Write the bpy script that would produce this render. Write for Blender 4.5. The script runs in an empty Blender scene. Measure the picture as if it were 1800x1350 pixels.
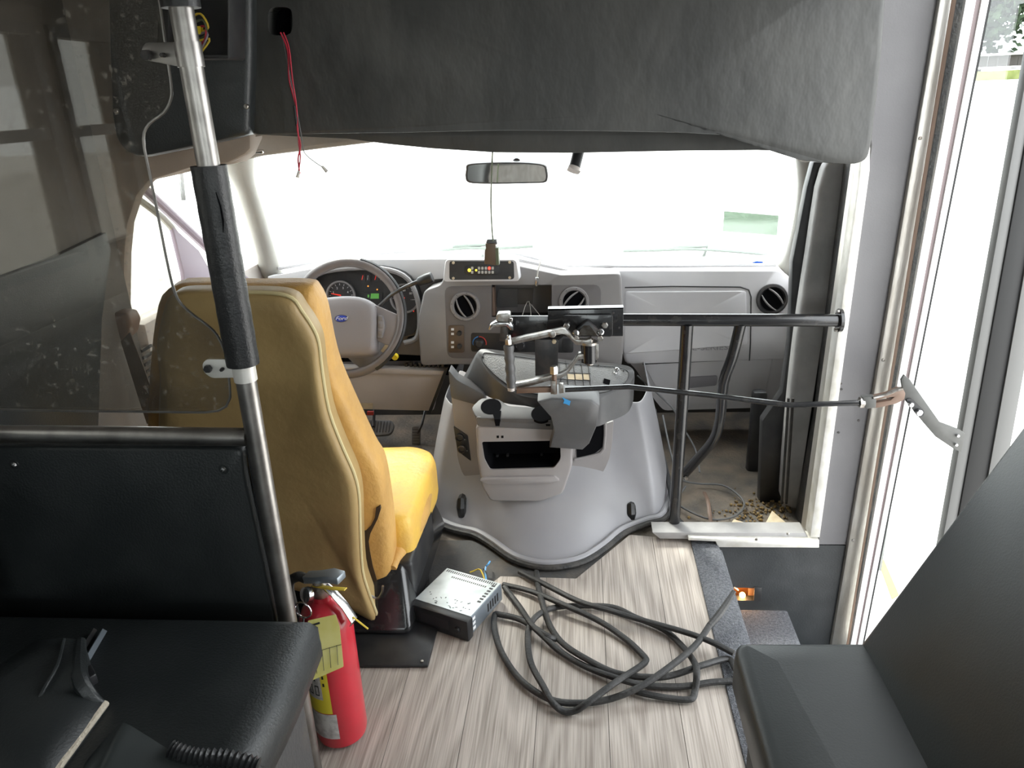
import bpy, bmesh, math, random
from mathutils import Vector, Matrix
random.seed(7)
C = bpy.context.scene
V = Vector
PI = math.pi
# ------------------------------------------------------------------ camera
H = 1.25; F = 1352.0
_y = V((120, 515, F)).normalized(); _zd = V((169, -3588, F)); _z = -(_zd - _y * _y.dot(_zd)); _z.normalize()
_x = _y.cross(_z)
if _x.x < 0: _x = -_x
O = V((0, 0, H))
CR = V((_x.x, _y.x, _z.x)); CU = V((_x.y, _y.y, _z.y)); CF = V((_x.z, _y.z, _z.z))
cam = bpy.data.cameras.new('camera'); co = bpy.data.objects.new('camera', cam); C.collection.objects.link(co)
cam.sensor_fit = 'HORIZONTAL'; cam.sensor_width = 36; cam.lens = 36 * F / 1800; cam.clip_start = 0.02; cam.clip_end = 300
m4 = Matrix(((CR.x, CU.x, -CF.x, 0), (CR.y, CU.y, -CF.y, 0), (CR.z, CU.z, -CF.z, H), (0, 0, 0, 1)))
co.matrix_world = m4
C.camera = co
# ------------------------------------------------------------------ light, exposure
w = bpy.data.worlds.new('sky'); C.world = w; w.use_nodes = True
wn = w.node_tree.nodes; bg = wn['Background']
bg.inputs[0].default_value = (0.93, 0.97, 1.0, 1); bg.inputs[1].default_value = 5.0
sd = bpy.data.lights.new('sun', 'SUN'); so = bpy.data.objects.new('sun', sd); C.collection.objects.link(so)
sd.energy = 4; sd.angle = math.radians(14); sd.color = (1, .96, .88)
so.rotation_euler = V((0.38, -0.62, -0.85)).to_track_quat('-Z', 'Y').to_euler()
C.view_settings.view_transform = 'Standard'; C.view_settings.look = 'None'; C.view_settings.gamma = 1
C.view_settings.use_curve_mapping = False
C.view_settings.exposure = 0.45
C.cycles.max_bounces = 9; C.cycles.diffuse_bounces = 6; C.cycles.transparent_max_bounces = 16
def portal(loc, rot, sx, sy):
    d = bpy.data.lights.new('window_portal', 'AREA'); d.shape = 'RECTANGLE'; d.size = sx; d.size_y = sy; d.cycles.is_portal = True
    o = bpy.data.objects.new('window_portal', d); C.collection.objects.link(o); o.location = loc; o.rotation_euler = rot
# ------------------------------------------------------------------ projection of photo measurements on real planes
def ray(px, py): return (CR * (px - 900) + CU * (675 - py) + CF * F).normalized()
def PY(px, py, y): r = ray(px, py); return O + r * (y / r.y)
def PZ(px, py, z): r = ray(px, py); return O + r * ((z - H) / r.z)
def PX(px, py, x): r = ray(px, py); return O + r * (x / r.x)
class Pl:
    """plane through p with outward normal n"""
    def __init__(s, p, n): s.p = V(p); s.n = V(n).normalized()
    def at(s, px, py): r = ray(px, py); return O + r * ((s.p - O).dot(s.n) / r.dot(s.n))
def YP(y, tilt=0, z0=0):  # vertical plane at Y facing the rear, tilt: top leans away (+) in rad
    return Pl((0, y, z0), (0, -math.cos(tilt), math.sin(tilt)))
def smooth(pts, n=6, closed=True):
    out = []; L = len(pts); pts = [V(p) for p in pts]
    rng = range(L) if closed else range(L - 1)
    for i in rng:
        if closed: p0, p1, p2, p3 = pts[i - 1], pts[i], pts[(i + 1) % L], pts[(i + 2) % L]
        else: p0, p1, p2, p3 = pts[max(i - 1, 0)], pts[i], pts[i + 1], pts[min(i + 2, L - 1)]
        for k in range(n):
            t = k / n
            out.append(0.5 * ((2 * p1) + (p2 - p0) * t + (2 * p0 - 5 * p1 + 4 * p2 - p3) * t * t + (3 * p1 - p0 - 3 * p2 + p3) * t ** 3))
    if not closed: out.append(pts[-1])
    return out
def rnd(pts, r=8, n=4):
    """round the corners of a 2-D polygon by radius r (px)"""
    out = []; L = len(pts)
    for i in range(L):
        a, b, c = V(pts[i - 1]), V(pts[i]), V(pts[(i + 1) % L])
        u = a - b; v = c - b; d = min(r, u.length * .45, v.length * .45)
        p = b + u.normalized() * d; q = b + v.normalized() * d
        for k in range(n + 1):
            t = k / n; out.append(p * (1 - t) ** 2 + b * 2 * t * (1 - t) + q * t * t)
    return out
# ------------------------------------------------------------------ materials
MATS = {}
def mat(name, col, rough=.5, metal=0, col2=None, scale=8, bump=0, bscale=60, spec=.5, coat=0, detail=4, stretch=(1, 1, 1), lo=.4, hi=.65, emit=None, es=0, sheen=0):
    if name in MATS: return MATS[name]
    m = bpy.data.materials.new(name); m.use_nodes = True; nt = m.node_tree; N = nt.nodes; L = nt.links; b = N['Principled BSDF']
    b.inputs['Base Color'].default_value = (*col, 1); b.inputs['Roughness'].default_value = rough; b.inputs['Metallic'].default_value = metal
    b.inputs['Specular IOR Level'].default_value = spec; b.inputs['Coat Weight'].default_value = coat; b.inputs['Sheen Weight'].default_value = sheen
    if emit: b.inputs['Emission Color'].default_value = (*emit, 1); b.inputs['Emission Strength'].default_value = es
    if col2 or bump:
        tc = N.new('ShaderNodeNewGeometry'); mp = N.new('ShaderNodeMapping'); L.new(tc.outputs['Position'], mp.inputs[0]); mp.inputs['Scale'].default_value = stretch
    if col2:
        n = N.new('ShaderNodeTexNoise'); n.inputs['Scale'].default_value = scale; n.inputs['Detail'].default_value = detail; L.new(mp.outputs[0], n.inputs[0])
        r = N.new('ShaderNodeValToRGB'); r.color_ramp.elements[0].position = lo; r.color_ramp.elements[1].position = hi
        r.color_ramp.elements[0].color = (*col, 1); r.color_ramp.elements[1].color = (*col2, 1)
        L.new(n.outputs[0], r.inputs[0]); L.new(r.outputs[0], b.inputs['Base Color'])
    if bump:
        n = N.new('ShaderNodeTexNoise'); n.inputs['Scale'].default_value = bscale; n.inputs['Detail'].default_value = 3; L.new(mp.outputs[0], n.inputs[0])
        k = N.new('ShaderNodeBump'); k.inputs['Strength'].default_value = bump; k.inputs['Distance'].default_value = .01; L.new(n.outputs[0], k.inputs['Height']); L.new(k.outputs[0], b.inputs['Normal'])
    MATS[name] = m; return m
def glass(name, tint=(1, 1, 1), gloss=1.0, dirt=0, ior=1.5):
    m = bpy.data.materials.new(name); m.use_nodes = True; nt = m.node_tree; N = nt.nodes; L = nt.links; N.remove(N['Principled BSDF'])
    t = N.new('ShaderNodeBsdfTransparent'); t.inputs[0].default_value = (*tint, 1)
    g = N.new('ShaderNodeBsdfGlossy'); g.inputs['Roughness'].default_value = .02; g.inputs[0].default_value = (gloss, gloss, gloss, 1)
    fr = N.new('ShaderNodeFresnel'); mx = N.new('ShaderNodeMixShader')
    gb = N.new('ShaderNodeNewGeometry'); mr = N.new('ShaderNodeMapRange'); mr.inputs[3].default_value = ior; mr.inputs[4].default_value = 1 / ior; L.new(gb.outputs['Backfacing'], mr.inputs[0]); L.new(mr.outputs[0], fr.inputs[0])
    L.new(fr.outputs[0], mx.inputs[0]); L.new(t.outputs[0], mx.inputs[1]); L.new(g.outputs[0], mx.inputs[2])
    out = mx.outputs[0]
    if dirt:
        d = N.new('ShaderNodeBsdfDiffuse'); d.inputs[0].default_value = (.6, .55, .48, 1)
        geo = N.new('ShaderNodeNewGeometry'); n = N.new('ShaderNodeTexNoise'); n.inputs['Scale'].default_value = 90; n.inputs['Detail'].default_value = 5; L.new(geo.outputs['Position'], n.inputs[0])
        r = N.new('ShaderNodeValToRGB'); r.color_ramp.elements[0].position = .61; r.color_ramp.elements[1].position = .69; r.color_ramp.elements[0].color = (.1 * dirt,) * 3 + (1,); r.color_ramp.elements[1].color = (dirt * .8,) * 3 + (1,)
        n2 = N.new('ShaderNodeTexNoise'); n2.inputs['Scale'].default_value = 5; L.new(geo.outputs['Position'], n2.inputs[0])
        mu = N.new('ShaderNodeMath'); mu.operation = 'MULTIPLY'
        L.new(n.outputs[0], r.inputs[0]); L.new(r.outputs[0], mu.inputs[0]); L.new(n2.outputs[0], mu.inputs[1])
        m2 = N.new('ShaderNodeMixShader'); L.new(mu.outputs[0], m2.inputs[0]); L.new(out, m2.inputs[1]); L.new(d.outputs[0], m2.inputs[2]); out = m2.outputs[0]
    L.new(out, N['Material Output'].inputs[0]); return m
def woodmat(name, off, dark=0):
    m = bpy.data.materials.new(name); m.use_nodes = True; nt = m.node_tree; N = nt.nodes; L = nt.links; b = N['Principled BSDF']
    geo = N.new('ShaderNodeNewGeometry'); mp = N.new('ShaderNodeMapping'); L.new(geo.outputs['Position'], mp.inputs[0]); mp.inputs['Location'].default_value = (off, off * 2.3, 0)
    n0 = N.new('ShaderNodeTexNoise'); n0.inputs['Scale'].default_value = 1; n0.inputs['Detail'].default_value = 1
    mp0 = N.new('ShaderNodeMapping'); mp0.inputs['Scale'].default_value = (7, .9, 1); L.new(mp.outputs[0], mp0.inputs[0]); L.new(mp0.outputs[0], n0.inputs[0])
    # cathedral rings from the low noise
    mul = N.new('ShaderNodeMath'); mul.operation = 'MULTIPLY'; mul.inputs[1].default_value = 22; L.new(n0.outputs[0], mul.inputs[0])
    fr = N.new('ShaderNodeMath'); fr.operation = 'PINGPONG'; fr.inputs[1].default_value = 1; L.new(mul.outputs[0], fr.inputs[0])
    mp1 = N.new('ShaderNodeMapping'); mp1.inputs['Scale'].default_value = (260, 5, 1); L.new(mp.outputs[0], mp1.inputs[0])
    n1 = N.new('ShaderNodeTexNoise'); n1.inputs['Scale'].default_value = 1; n1.inputs['Detail'].default_value = 4; L.new(mp1.outputs[0], n1.inputs[0])
    n2 = N.new('ShaderNodeTexNoise'); n2.inputs['Scale'].default_value = 3; L.new(mp.outputs[0], n2.inputs[0])
    a = N.new('ShaderNodeMath'); a.operation = 'MULTIPLY'; a.inputs[1].default_value = .20; L.new(fr.outputs[0], a.inputs[0])
    c = N.new('ShaderNodeMath'); c.operation = 'ADD'; L.new(a.outputs[0], c.inputs[0]); L.new(n1.outputs[0], c.inputs[1])
    r = N.new('ShaderNodeValToRGB'); r.color_ramp.elements[0].position = .34; r.color_ramp.elements[1].position = .80
    k = 1 - dark
    r.color_ramp.elements[0].color = (.25 * k, .21 * k, .178 * k, 1); r.color_ramp.elements[1].color = (.53 * k, .47 * k, .415 * k, 1)
    L.new(c.outputs[0], r.inputs[0]); L.new(r.outputs[0], b.inputs['Base Color']); b.inputs['Roughness'].default_value = .5
    bp = N.new('ShaderNodeBump'); bp.inputs['Strength'].default_value = .12; bp.inputs['Distance'].default_value = .003; L.new(n1.outputs[0], bp.inputs['Height']); L.new(bp.outputs[0], b.inputs['Normal'])
    return m
M = lambda n: MATS[n]
mat('grey_plastic', (.27, .26, .28), .5, col2=(.31, .30, .315), scale=5, bump=.06, bscale=900)
mat('dash_plastic', (.235, .222, .222), .5, col2=(.27, .255, .25), scale=4, bump=.06, bscale=900)
mat('dash_light', (.56, .55, .565), .5, col2=(.62, .605, .61), scale=4, bump=.05, bscale=900)
mat('beige_plastic', (.60, .55, .52), .5, col2=(.54, .49, .46), scale=5, bump=.05, bscale=700)
mat('cowl_plastic', (.29, .285, .30), .45, col2=(.33, .325, .335), scale=3, bump=.05, bscale=500)
mat('console_lower', (.28, .262, .26), .5, col2=(.32, .30, .295), scale=6, bump=.05, bscale=600)
mat('console_upper', (.09, .09, .092), .5, col2=(.115, .11, .11), scale=10, bump=.15, bscale=700)
mat('tray_grey', (.085, .085, .087), .45, col2=(.11, .107, .107), scale=12, bump=.06, bscale=500)
mat('tray_top', (.25, .255, .255), .5, col2=(.21, .21, .21), scale=18, bump=.3, bscale=300)
mat('black_plastic', (.018, .018, .02), .42, col2=(.03, .03, .03), scale=20, bump=.05, bscale=400)
mat('dark_void', (.005, .005, .006), .9, spec=.05)  # shade inside openings, recesses and gaps put into a near-black colour
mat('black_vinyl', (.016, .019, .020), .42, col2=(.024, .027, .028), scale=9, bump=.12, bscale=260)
mat('seat_vinyl', (.028, .033, .034), .42, col2=(.036, .042, .042), scale=6, bump=.04, bscale=320)
mat('soffit_vinyl', (.042, .043, .041), .55, col2=(.066, .066, .062), scale=6, detail=8, bump=.35, bscale=22, stretch=(1, 1, .6))
mat('tan_fabric', (.27, .225, .19), .75, col2=(.33, .28, .24), scale=7, bump=.12, bscale=500)
mat('header_fabric', (.30, .27, .24), .8, col2=(.35, .31, .275), scale=9, bump=.15, bscale=200)
mat('white_trim', (.40, .39, .35), .5, col2=(.35, .34, .31), scale=7, bump=.05, bscale=300)
mat('yellow_vinyl', (.60, .34, .09), .55, col2=(.50, .28, .075), scale=11, detail=8, bump=.25, bscale=70, sheen=.1)
mat('olive_vinyl', (.42, .295, .125), .5, col2=(.35, .24, .10), scale=5, detail=6, bump=.15, bscale=40)
mat('cushion_vinyl', (.80, .50, .09), .5, col2=(.70, .42, .10), scale=14, detail=8, bump=.2, bscale=80)
mat('piping', (.62, .52, .28), .5)
mat('foam_tear', (.05, .03, .015), .8)
mat('steel', (.42, .40, .38), .38, 1, col2=(.28, .265, .25), scale=20)
mat('chrome', (.65, .65, .66), .16, 1)
mat('zinc', (.50, .49, .47), .35, 1, col2=(.30, .26, .22), scale=60, bump=.1, bscale=300)
mat('aluminium', (.60, .58, .54), .38, .75, col2=(.48, .45, .40), scale=20, bump=.08, bscale=200, stretch=(1, 1, .3))
mat('white_alu', (.72, .70, .66), .45, .3, col2=(.58, .56, .50), scale=22)
mat('wall_grey', (.145, .141, .146), .5, col2=(.17, .166, .17), scale=5, bump=.05, bscale=300)
mat('pillar_grey', (.27, .265, .26), .5, col2=(.36, .35, .345), scale=9, detail=6, bump=.1, bscale=80)
mat('black_paint', (.012, .012, .013), .22, col2=(.03, .028, .026), scale=40, lo=.5, hi=.75, coat=.3)
mat('black_foam', (.014, .015, .016), .38, col2=(.022, .022, .023), scale=30, bump=.12, bscale=260)
mat('rubber', (.02, .0195, .019), .55, col2=(.055, .052, .048), scale=14, lo=.45, hi=.8, bump=.2, bscale=150)
mat('seal_rubber', (.02, .02, .02), .6, col2=(.05, .045, .04), scale=30, bump=.3, bscale=120)
mat('riser_rubber', (.025, .028, .030), .5, col2=(.05, .053, .055), scale=7, detail=7, bump=.08, bscale=200)
mat('mat_rubber', (.06, .058, .057), .75, col2=(.13, .105, .08), scale=7, detail=7, lo=.48, hi=.72, bump=.25, bscale=120)
mat('dirty_floor', (.10, .09, .078), .75, col2=(.24, .19, .14), scale=9, detail=9, lo=.35, hi=.7, bump=.4, bscale=90)
mat('rust_dirt', (.34, .23, .09), .9, col2=(.22, .16, .09), scale=40, bump=.6, bscale=200)
mat('carpet', (.21, .22, .24), .95, col2=(.12, .125, .14), scale=160, detail=2, bump=1, bscale=350, lo=.35, hi=.65)
mat('red_paint', (.56, .022, .04), .3, col2=(.48, .02, .035), scale=12, coat=.4)
mat('label_yellow', (.75, .62, .04), .5); mat('label_white', (.62, .60, .58), .6, col2=(.38, .35, .34), scale=60)
mat('tag_yellow', (.85, .78, .30), .7, col2=(.78, .70, .20), scale=20); mat('black_ink', (.01, .01, .01), .6)
mat('radio_top', (.55, .58, .58), .38, .55, col2=(.42, .45, .45), scale=18); mat('radio_side', (.30, .34, .38), .4, .7)
mat('white_print', (.75, .75, .75), .5); mat('brown_plate', (.12, .085, .06), .45, .3)
mat('cream_plastic', (.62, .52, .36), .6, col2=(.48, .38, .25), scale=25)
mat('red_wire', (.45, .015, .04), .45); mat('blue_wire', (.12, .35, .65), .45); mat('blue_tape', (.01, .12, .75), .5); mat('blue_paint', (.05, .30, .62), .5)
mat('white_wire', (.6, .58, .54), .5); mat('grey_wire', (.12, .12, .12), .5); mat('yellow_wire', (.7, .5, .05), .5); mat('green_wire', (.10, .12, .07), .5)
mat('purple_trim', (.30, .25, .30), .5); mat('mirror_glass', (.75, .73, .70), .03, 1); mat('brown_trim', (.16, .10, .07), .5)
mat('belt', (.075, .055, .04), .7, bump=.3, bscale=600); mat('beige_foam', (.62, .55, .44), .8, bump=.5, bscale=200)
mat('gauge_face', (.035, .033, .035), .5); mat('lcd', (.03, .09, .03), .4, emit=(.15, .5, .08), es=.35); mat('red_needle', (.5, .02, .02), .5, emit=(1, .05, .02), es=.5)
mat('amber_led', (.5, .2, .02), .5, emit=(1, .3, .05), es=1.2); mat('yellow_led', (.6, .5, .05), .5, emit=(1, .8, .1), es=.8); mat('red_led', (.6, .05, .03), .5, emit=(1, .05, .03), es=2.5)
mat('grey_key', (.5, .49, .46), .5); mat('blue_arc', (.05, .2, .5), .5); mat('red_arc', (.5, .05, .04), .5)
mat('bulb', (1, .7, .4), .4, emit=(1, .48, .12), es=30); mat('lamp_housing', (.40, .16, .05), .3, .6)
mat('wheel_rim', (.16, .145, .145), .36, col2=(.20, .175, .17), scale=12, bump=.05, bscale=700); mat('airbag', (.27, .25, .258), .48, bump=.08, bscale=800)
mat('ford_blue', (.03, .06, .40), .3, coat=.5); mat('yellow_knob', (.8, .6, .02), .4)
mat('pavement', (.62, .60, .57), .9, col2=(.52, .50, .47), scale=2); mat('grass', (.15, .17, .05), .95, col2=(.10, .12, .03), scale=3)
mat('bark', (.10, .07, .05), .9); mat('leaf', (.03, .055, .02), .8, col2=(.02, .04, .015), scale=2); mat('fence_wood', (.045, .038, .035), .9)
mat('road_paint', (.75, .68, .05), .7); mat('hood_white', (.8, .8, .8), .25, coat=.5); mat('wiper', (.16, .19, .16), .6); mat('pedal', (.16, .155, .15), .5, .2)
mat('ceiling_grey', (.22, .21, .20), .7); mat('bus_wall', (.15, .14, .13), .7, col2=(.18, .165, .15), scale=8)
mat('frame_grey', (.13, .13, .125), .45)
mat('bracket_grey', (.085, .085, .08), .45, 0, col2=(.065, .065, .06), scale=20)
mat('door_rubber', (.007, .007, .007), .6)
mat('white_paint', (.85, .83, .82), .4)
mat('pink_trim', (.17, .13, .13), .5)
mat('panel_dark', (.135, .125, .125), .5, col2=(.155, .143, .14), scale=6)
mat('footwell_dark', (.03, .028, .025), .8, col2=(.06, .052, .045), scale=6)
mat('liner_dark', (.085, .075, .065), .7, col2=(.105, .092, .08), scale=8, bump=.1, bscale=400)
mat('dark_metal', (.05, .05, .052), .4, .5, col2=(.09, .08, .075), scale=30)
mat('latch_black', (.012, .012, .012), .3)
G_CLEAR = glass('window_glass', (.96, .98, .97)); G_TINT = glass('tinted_glass', (.45, .45, .43)); G_PLEXI = glass('plexiglass', (.72, .71, .68), 1.0, dirt=.55, ior=1.72)
G_STICK = glass('sticker_film', (.36, .42, .37))
# ------------------------------------------------------------------ object helpers
WL = {}
def tag(o, label=None, cat=None, group=None, kind=None):
    if label: o['label'] = label
    if cat: o['category'] = cat
    if group: o['group'] = group
    if kind: o['kind'] = kind
    return o
def thing(name, label, cat, loc=(0, 0, 0), group=None, kind=None):
    o = bpy.data.objects.new(name, None); C.collection.objects.link(o); o.location = loc; o.empty_display_size = .05
    WL[o.name] = V(loc); return tag(o, label, cat, group, kind)
def obj(name, bm, m, parent=None, label=None, bevel=0, bseg=2, sm=True, angle=35, origin=None, **kw):
    bmesh.ops.recalc_face_normals(bm, faces=bm.faces)
    me = bpy.data.meshes.new(name)
    if bevel:
        es = [e for e in bm.edges if len(e.link_faces) == 2 and e.calc_face_angle(0) > math.radians(28)]
        if es: bmesh.ops.bevel(bm, geom=es, offset=bevel, segments=bseg, affect='EDGES', profile=.5, clamp_overlap=True)
    if origin is None:
        lo = V((1e9,) * 3); hi = -lo
        for v in bm.verts:
            for k in range(3): lo[k] = min(lo[k], v.co[k]); hi[k] = max(hi[k], v.co[k])
        origin = (lo + hi) / 2
        if parent is None: origin.z = lo.z
    origin = V(origin)
    bmesh.ops.translate(bm, verts=bm.verts, vec=-origin)
    if sm:
        for f in bm.faces: f.smooth = True
        for e in bm.edges:
            if len(e.link_faces) == 2 and e.calc_face_angle(0) > math.radians(angle): e.smooth = False
    bm.to_mesh(me); bm.free()
    if isinstance(m, str): m = M(m)
    me.materials.append(m)
    o = bpy.data.objects.new(name, me); C.collection.objects.link(o); WL[o.name] = origin
    o.location = origin
    if parent is not None: o.parent = parent; o.location = origin - WL[parent.name]
    if label: o['label'] = label
    for k, v in kw.items(): o[k] = v
    return o
def NB(): return bmesh.new()
def add_poly(bm, front, back):
    """solid between two rings of the same count"""
    a = [bm.verts.new(p) for p in front]; b = [bm.verts.new(p) for p in back]; n = len(a)
    bm.faces.new(a); bm.faces.new(b[::-1])
    for i in range(n): bm.faces.new((a[i], b[i], b[(i + 1) % n], a[(i + 1) % n]))
    return bm
def slab(pts, pl, depth, bm=None, taper=1.0):
    """photo outline placed on plane pl, with real thickness away from the viewer side"""
    bm = bm or NB()
    fr = [pl.at(*p) for p in pts]; c = sum(fr, V()) / len(fr)
    bk = [c + (p - c) * taper - pl.n * depth for p in fr]
    return add_poly(bm, fr, bk)
def box(x0, x1, y0, y1, z0, z1, bm=None, mtx=None):
    bm = bm or NB()
    r = [V((x0, y0, z0)), V((x1, y0, z0)), V((x1, y1, z0)), V((x0, y1, z0))]; t = [V((p.x, p.y, z1)) for p in r]
    if mtx is not None: r = [mtx @ p for p in r]; t = [mtx @ p for p in t]
    return add_poly(bm, r, t)
def loft(rings, bm=None, cap=True, closed=True):
    bm = bm or NB(); R = [[bm.verts.new(p) for p in r] for r in rings]; n = len(R[0])
    for a, b in zip(R[:-1], R[1:]):
        for i in range(n if closed else n - 1):
            j = (i + 1) % n; bm.faces.new((a[i], a[j], b[j], b[i]))
    if cap and closed:
        for r in (R[0], R[-1][::-1]):
            c = bm.verts.new(sum((v.co for v in r), V()) / n)
            for i in range(n): bm.faces.new((r[i], c, r[(i + 1) % n]))
    return bm
def puff(pts, pl, depth, bulge, bm=None, edge=.02, prof=((1, 0), (.985, .35), (.94, .62), (.85, .82), (.7, .94), (.45, 1), (.2, 1.0))):
    """cushion: outline on a plane, rounded edges and swollen face"""
    fr = [pl.at(*p) for p in pts]; c = sum(fr, V()) / len(fr)
    rings = [[c + (p - c) * .97 - pl.n * depth for p in fr], [p - pl.n * depth * .85 for p in fr]]
    for s, h in prof: rings.append([c + (p - c) * s + pl.n * bulge * h for p in fr])
    return loft(rings, bm)
def tube(pts, r, seg=12, sm=0, bm=None, flat=1.0, closed=False):
    """swept tube; r number or list"""
    pts = [V(p) for p in pts]
    rr = r if isinstance(r, (list, tuple)) else [r] * len(pts)
    if sm:
        q = smooth([V((*p, a)).to_4d() if False else V((p.x, p.y, p.z, a)) for p, a in zip(pts, rr)], sm, closed)
        pts = [p.xyz for p in q]; rr = [p[3] for p in q]
    n = len(pts); rings = []; up = None
    for i, p in enumerate(pts):
        a = pts[i - 1] if (i or closed) else p; b = pts[(i + 1) % n] if (i < n - 1 or closed) else p
        t = (b - a).normalized()
        if up is None:
            up = V((0, 0, 1)) if abs(t.z) < .9 else V((0, 1, 0))
        s = t.cross(up)
        if s.length < 1e-4: s = t.cross(V((1, 0, 0)))
        s.normalize(); up2 = s.cross(t).normalized(); up = up2
        rings.append([p + (s * math.cos(2 * PI * k / seg) + up2 * math.sin(2 * PI * k / seg) * flat) * rr[i] for k in range(seg)])
    if closed: rings.append(rings[0])
    return loft(rings, bm, cap=not closed)
def lathe(prof, p, axis, seg=24, bm=None, sx=1.0):
    """prof: (radius, height along axis)"""
    p = V(p); a = V(axis).normalized(); u = V((0, 0, 1)) if abs(a.z) < .9 else V((1, 0, 0)); s = a.cross(u).normalized(); u = s.cross(a).normalized()
    rings = [[p + a * h + (s * math.cos(2 * PI * k / seg) * sx + u * math.sin(2 * PI * k / seg)) * max(r, 1e-4) for k in range(seg)] for r, h in prof]
    return loft(rings, bm)
def bolt(name, p, axis, r, parent, m='zinc', h=None, hexa=True):
    return obj(name, lathe([(r, -.002), (r, (h or r * .8) * .8), (r * .82, h or r * .8)], p, axis, 6 if hexa else 14), m, parent)
def cut(o, bm):
    """cut a solid out of an object's mesh"""
    bmesh.ops.recalc_face_normals(bm, faces=bm.faces)
    me = bpy.data.meshes.new('cutter'); bm.to_mesh(me); bm.free(); c = bpy.data.objects.new('cutter', me); C.collection.objects.link(c)
    md = o.modifiers.new('b', 'BOOLEAN'); md.operation = 'DIFFERENCE'; md.object = c; md.solver = 'EXACT'
    bpy.context.view_layer.update()
    dg = bpy.context.evaluated_depsgraph_get(); nm = bpy.data.meshes.new_from_object(o.evaluated_get(dg))
    o.modifiers.clear(); o.data = nm; bpy.data.objects.remove(c); return o
def text(name, s, p, xdir, zdir, size, m, parent, depth=.0006, shear=0, align='CENTER', sx=1):
    cu = bpy.data.curves.new(name, 'FONT'); cu.body = s; cu.size = size; cu.extrude = depth; cu.shear = shear; cu.align_x = align; cu.align_y = 'CENTER'; cu.resolution_u = 3
    t = bpy.data.objects.new('tmp_text', cu); C.collection.objects.link(t); bpy.context.view_layer.update()
    me = bpy.data.meshes.new_from_object(t.evaluated_get(bpy.context.evaluated_depsgraph_get())); bpy.data.objects.remove(t)
    X = V(xdir).normalized(); Y = V(zdir); Y = (Y - X * Y.dot(X)).normalized(); Z = X.cross(Y)
    me.transform(Matrix(((X.x * sx, Y.x, Z.x, 0), (X.y * sx, Y.y, Z.y, 0), (X.z * sx, Y.z, Z.z, 0), (0, 0, 0, 1))))
    me.materials.clear(); me.materials.append(M(m)); o = bpy.data.objects.new(name, me); C.collection.objects.link(o)
    WL[o.name] = V(p); o.parent = parent; o.location = V(p) - WL[parent.name]; return o
def R4(x0, y0, x1, y1): return [(x0, y0), (x1, y0), (x1, y1), (x0, y1)]
BK = V((0, -1, 0))   # towards the rear of the bus (the viewer)
# ================================================================== THE SETTING
def struct(name, bm, m, parent=None, **kw):
    o = obj(name, bm, m, parent, **kw)
    if parent is None: o['kind'] = 'structure'
    return o
# ---- floor
floor = struct('floor', box(-1.2, .385, -2.6, 1.985, -.06, -.004), 'mat_rubber')
poly = [V((-1.19, -1.2, 0)), V((.315, -1.2, 0)), PZ(1290, 1267, 0), PZ(1213, 949, 0), PZ(1107, 940, 0), PZ(1013, 1017, 0), PZ(880, 1013, 0), PZ(770, 1100, 0), PZ(752, 1169, 0), PZ(618, 1170, 0), V((-1.19, PZ(618, 1170, 0).y, 0))]
def clipx(P, x0, x1):
    for sgn, lim in ((1, x0), (-1, -x1)):
        out = []
        for i in range(len(P)):
            a, b = P[i - 1], P[i]; da = sgn * a.x - lim; db = sgn * b.x - lim
            if (da >= 0) != (db >= 0): out.append(a + (b - a) * (da / (da - db)))
            if db >= 0: out.append(b)
        P = out
        if not P: break
    return P
wm = [woodmat('oak_plank_%d' % i, i * 3.7, d) for i, d in enumerate((0, .08, .04))]
x = -1.18; i = 0
while x < .32:
    P = clipx(poly, x + .0006, x + .1524)
    if len(P) > 2:
        o = obj('plank', add_poly(NB(), [V((p.x, p.y, 0)) for p in P], [V((p.x, p.y, -.004)) for p in P]), wm[i % 3], floor, sm=False)
    x += .153; i += 1
struct('floor', box(-1.2, .8, 1.985, 3.05, -.08, -.012), 'dirty_floor')
# stepwell
well = struct('trim_1', box(.385, .745, 1.975, 2.0, -.62, -.006), 'riser_rubber')
q = [PY(1284, 1033, 1.975), PY(1336, 1056, 1.975)]
cut(well, box(q[0].x, q[1].x, 1.95, 2.05, q[1].z, q[0].z))
crp = rnd([PZ(1213, 949, 0).xy, PZ(1252, 948, 0).xy, PZ(1264, 962, 0).xy, V((.384, 1.3)), V((.384, -1.0)), V((.317, -1.0)), PZ(1290, 1267, 0).xy], .012, 3)
carp = struct('trim_2', add_poly(NB(), [V((p.x, p.y, .005)) for p in crp], [V((p.x, p.y, -.003)) for p in crp]), 'carpet', bevel=.003)
struct('trim_3', box(.372, .392, -1.0, 1.95, -.2, -.006), 'carpet', bevel=.004)
struct('trim_4', box(.385, .588, -.2, 1.935, -.225, -.2), 'carpet', bevel=.008)
struct('trim_5', box(.57, .588, -.2, 1.935, -.42, -.225), 'riser_rubber')
struct('trim_6', box(.57, .86, -.2, 1.975, -.45, -.42), 'riser_rubber')
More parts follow.
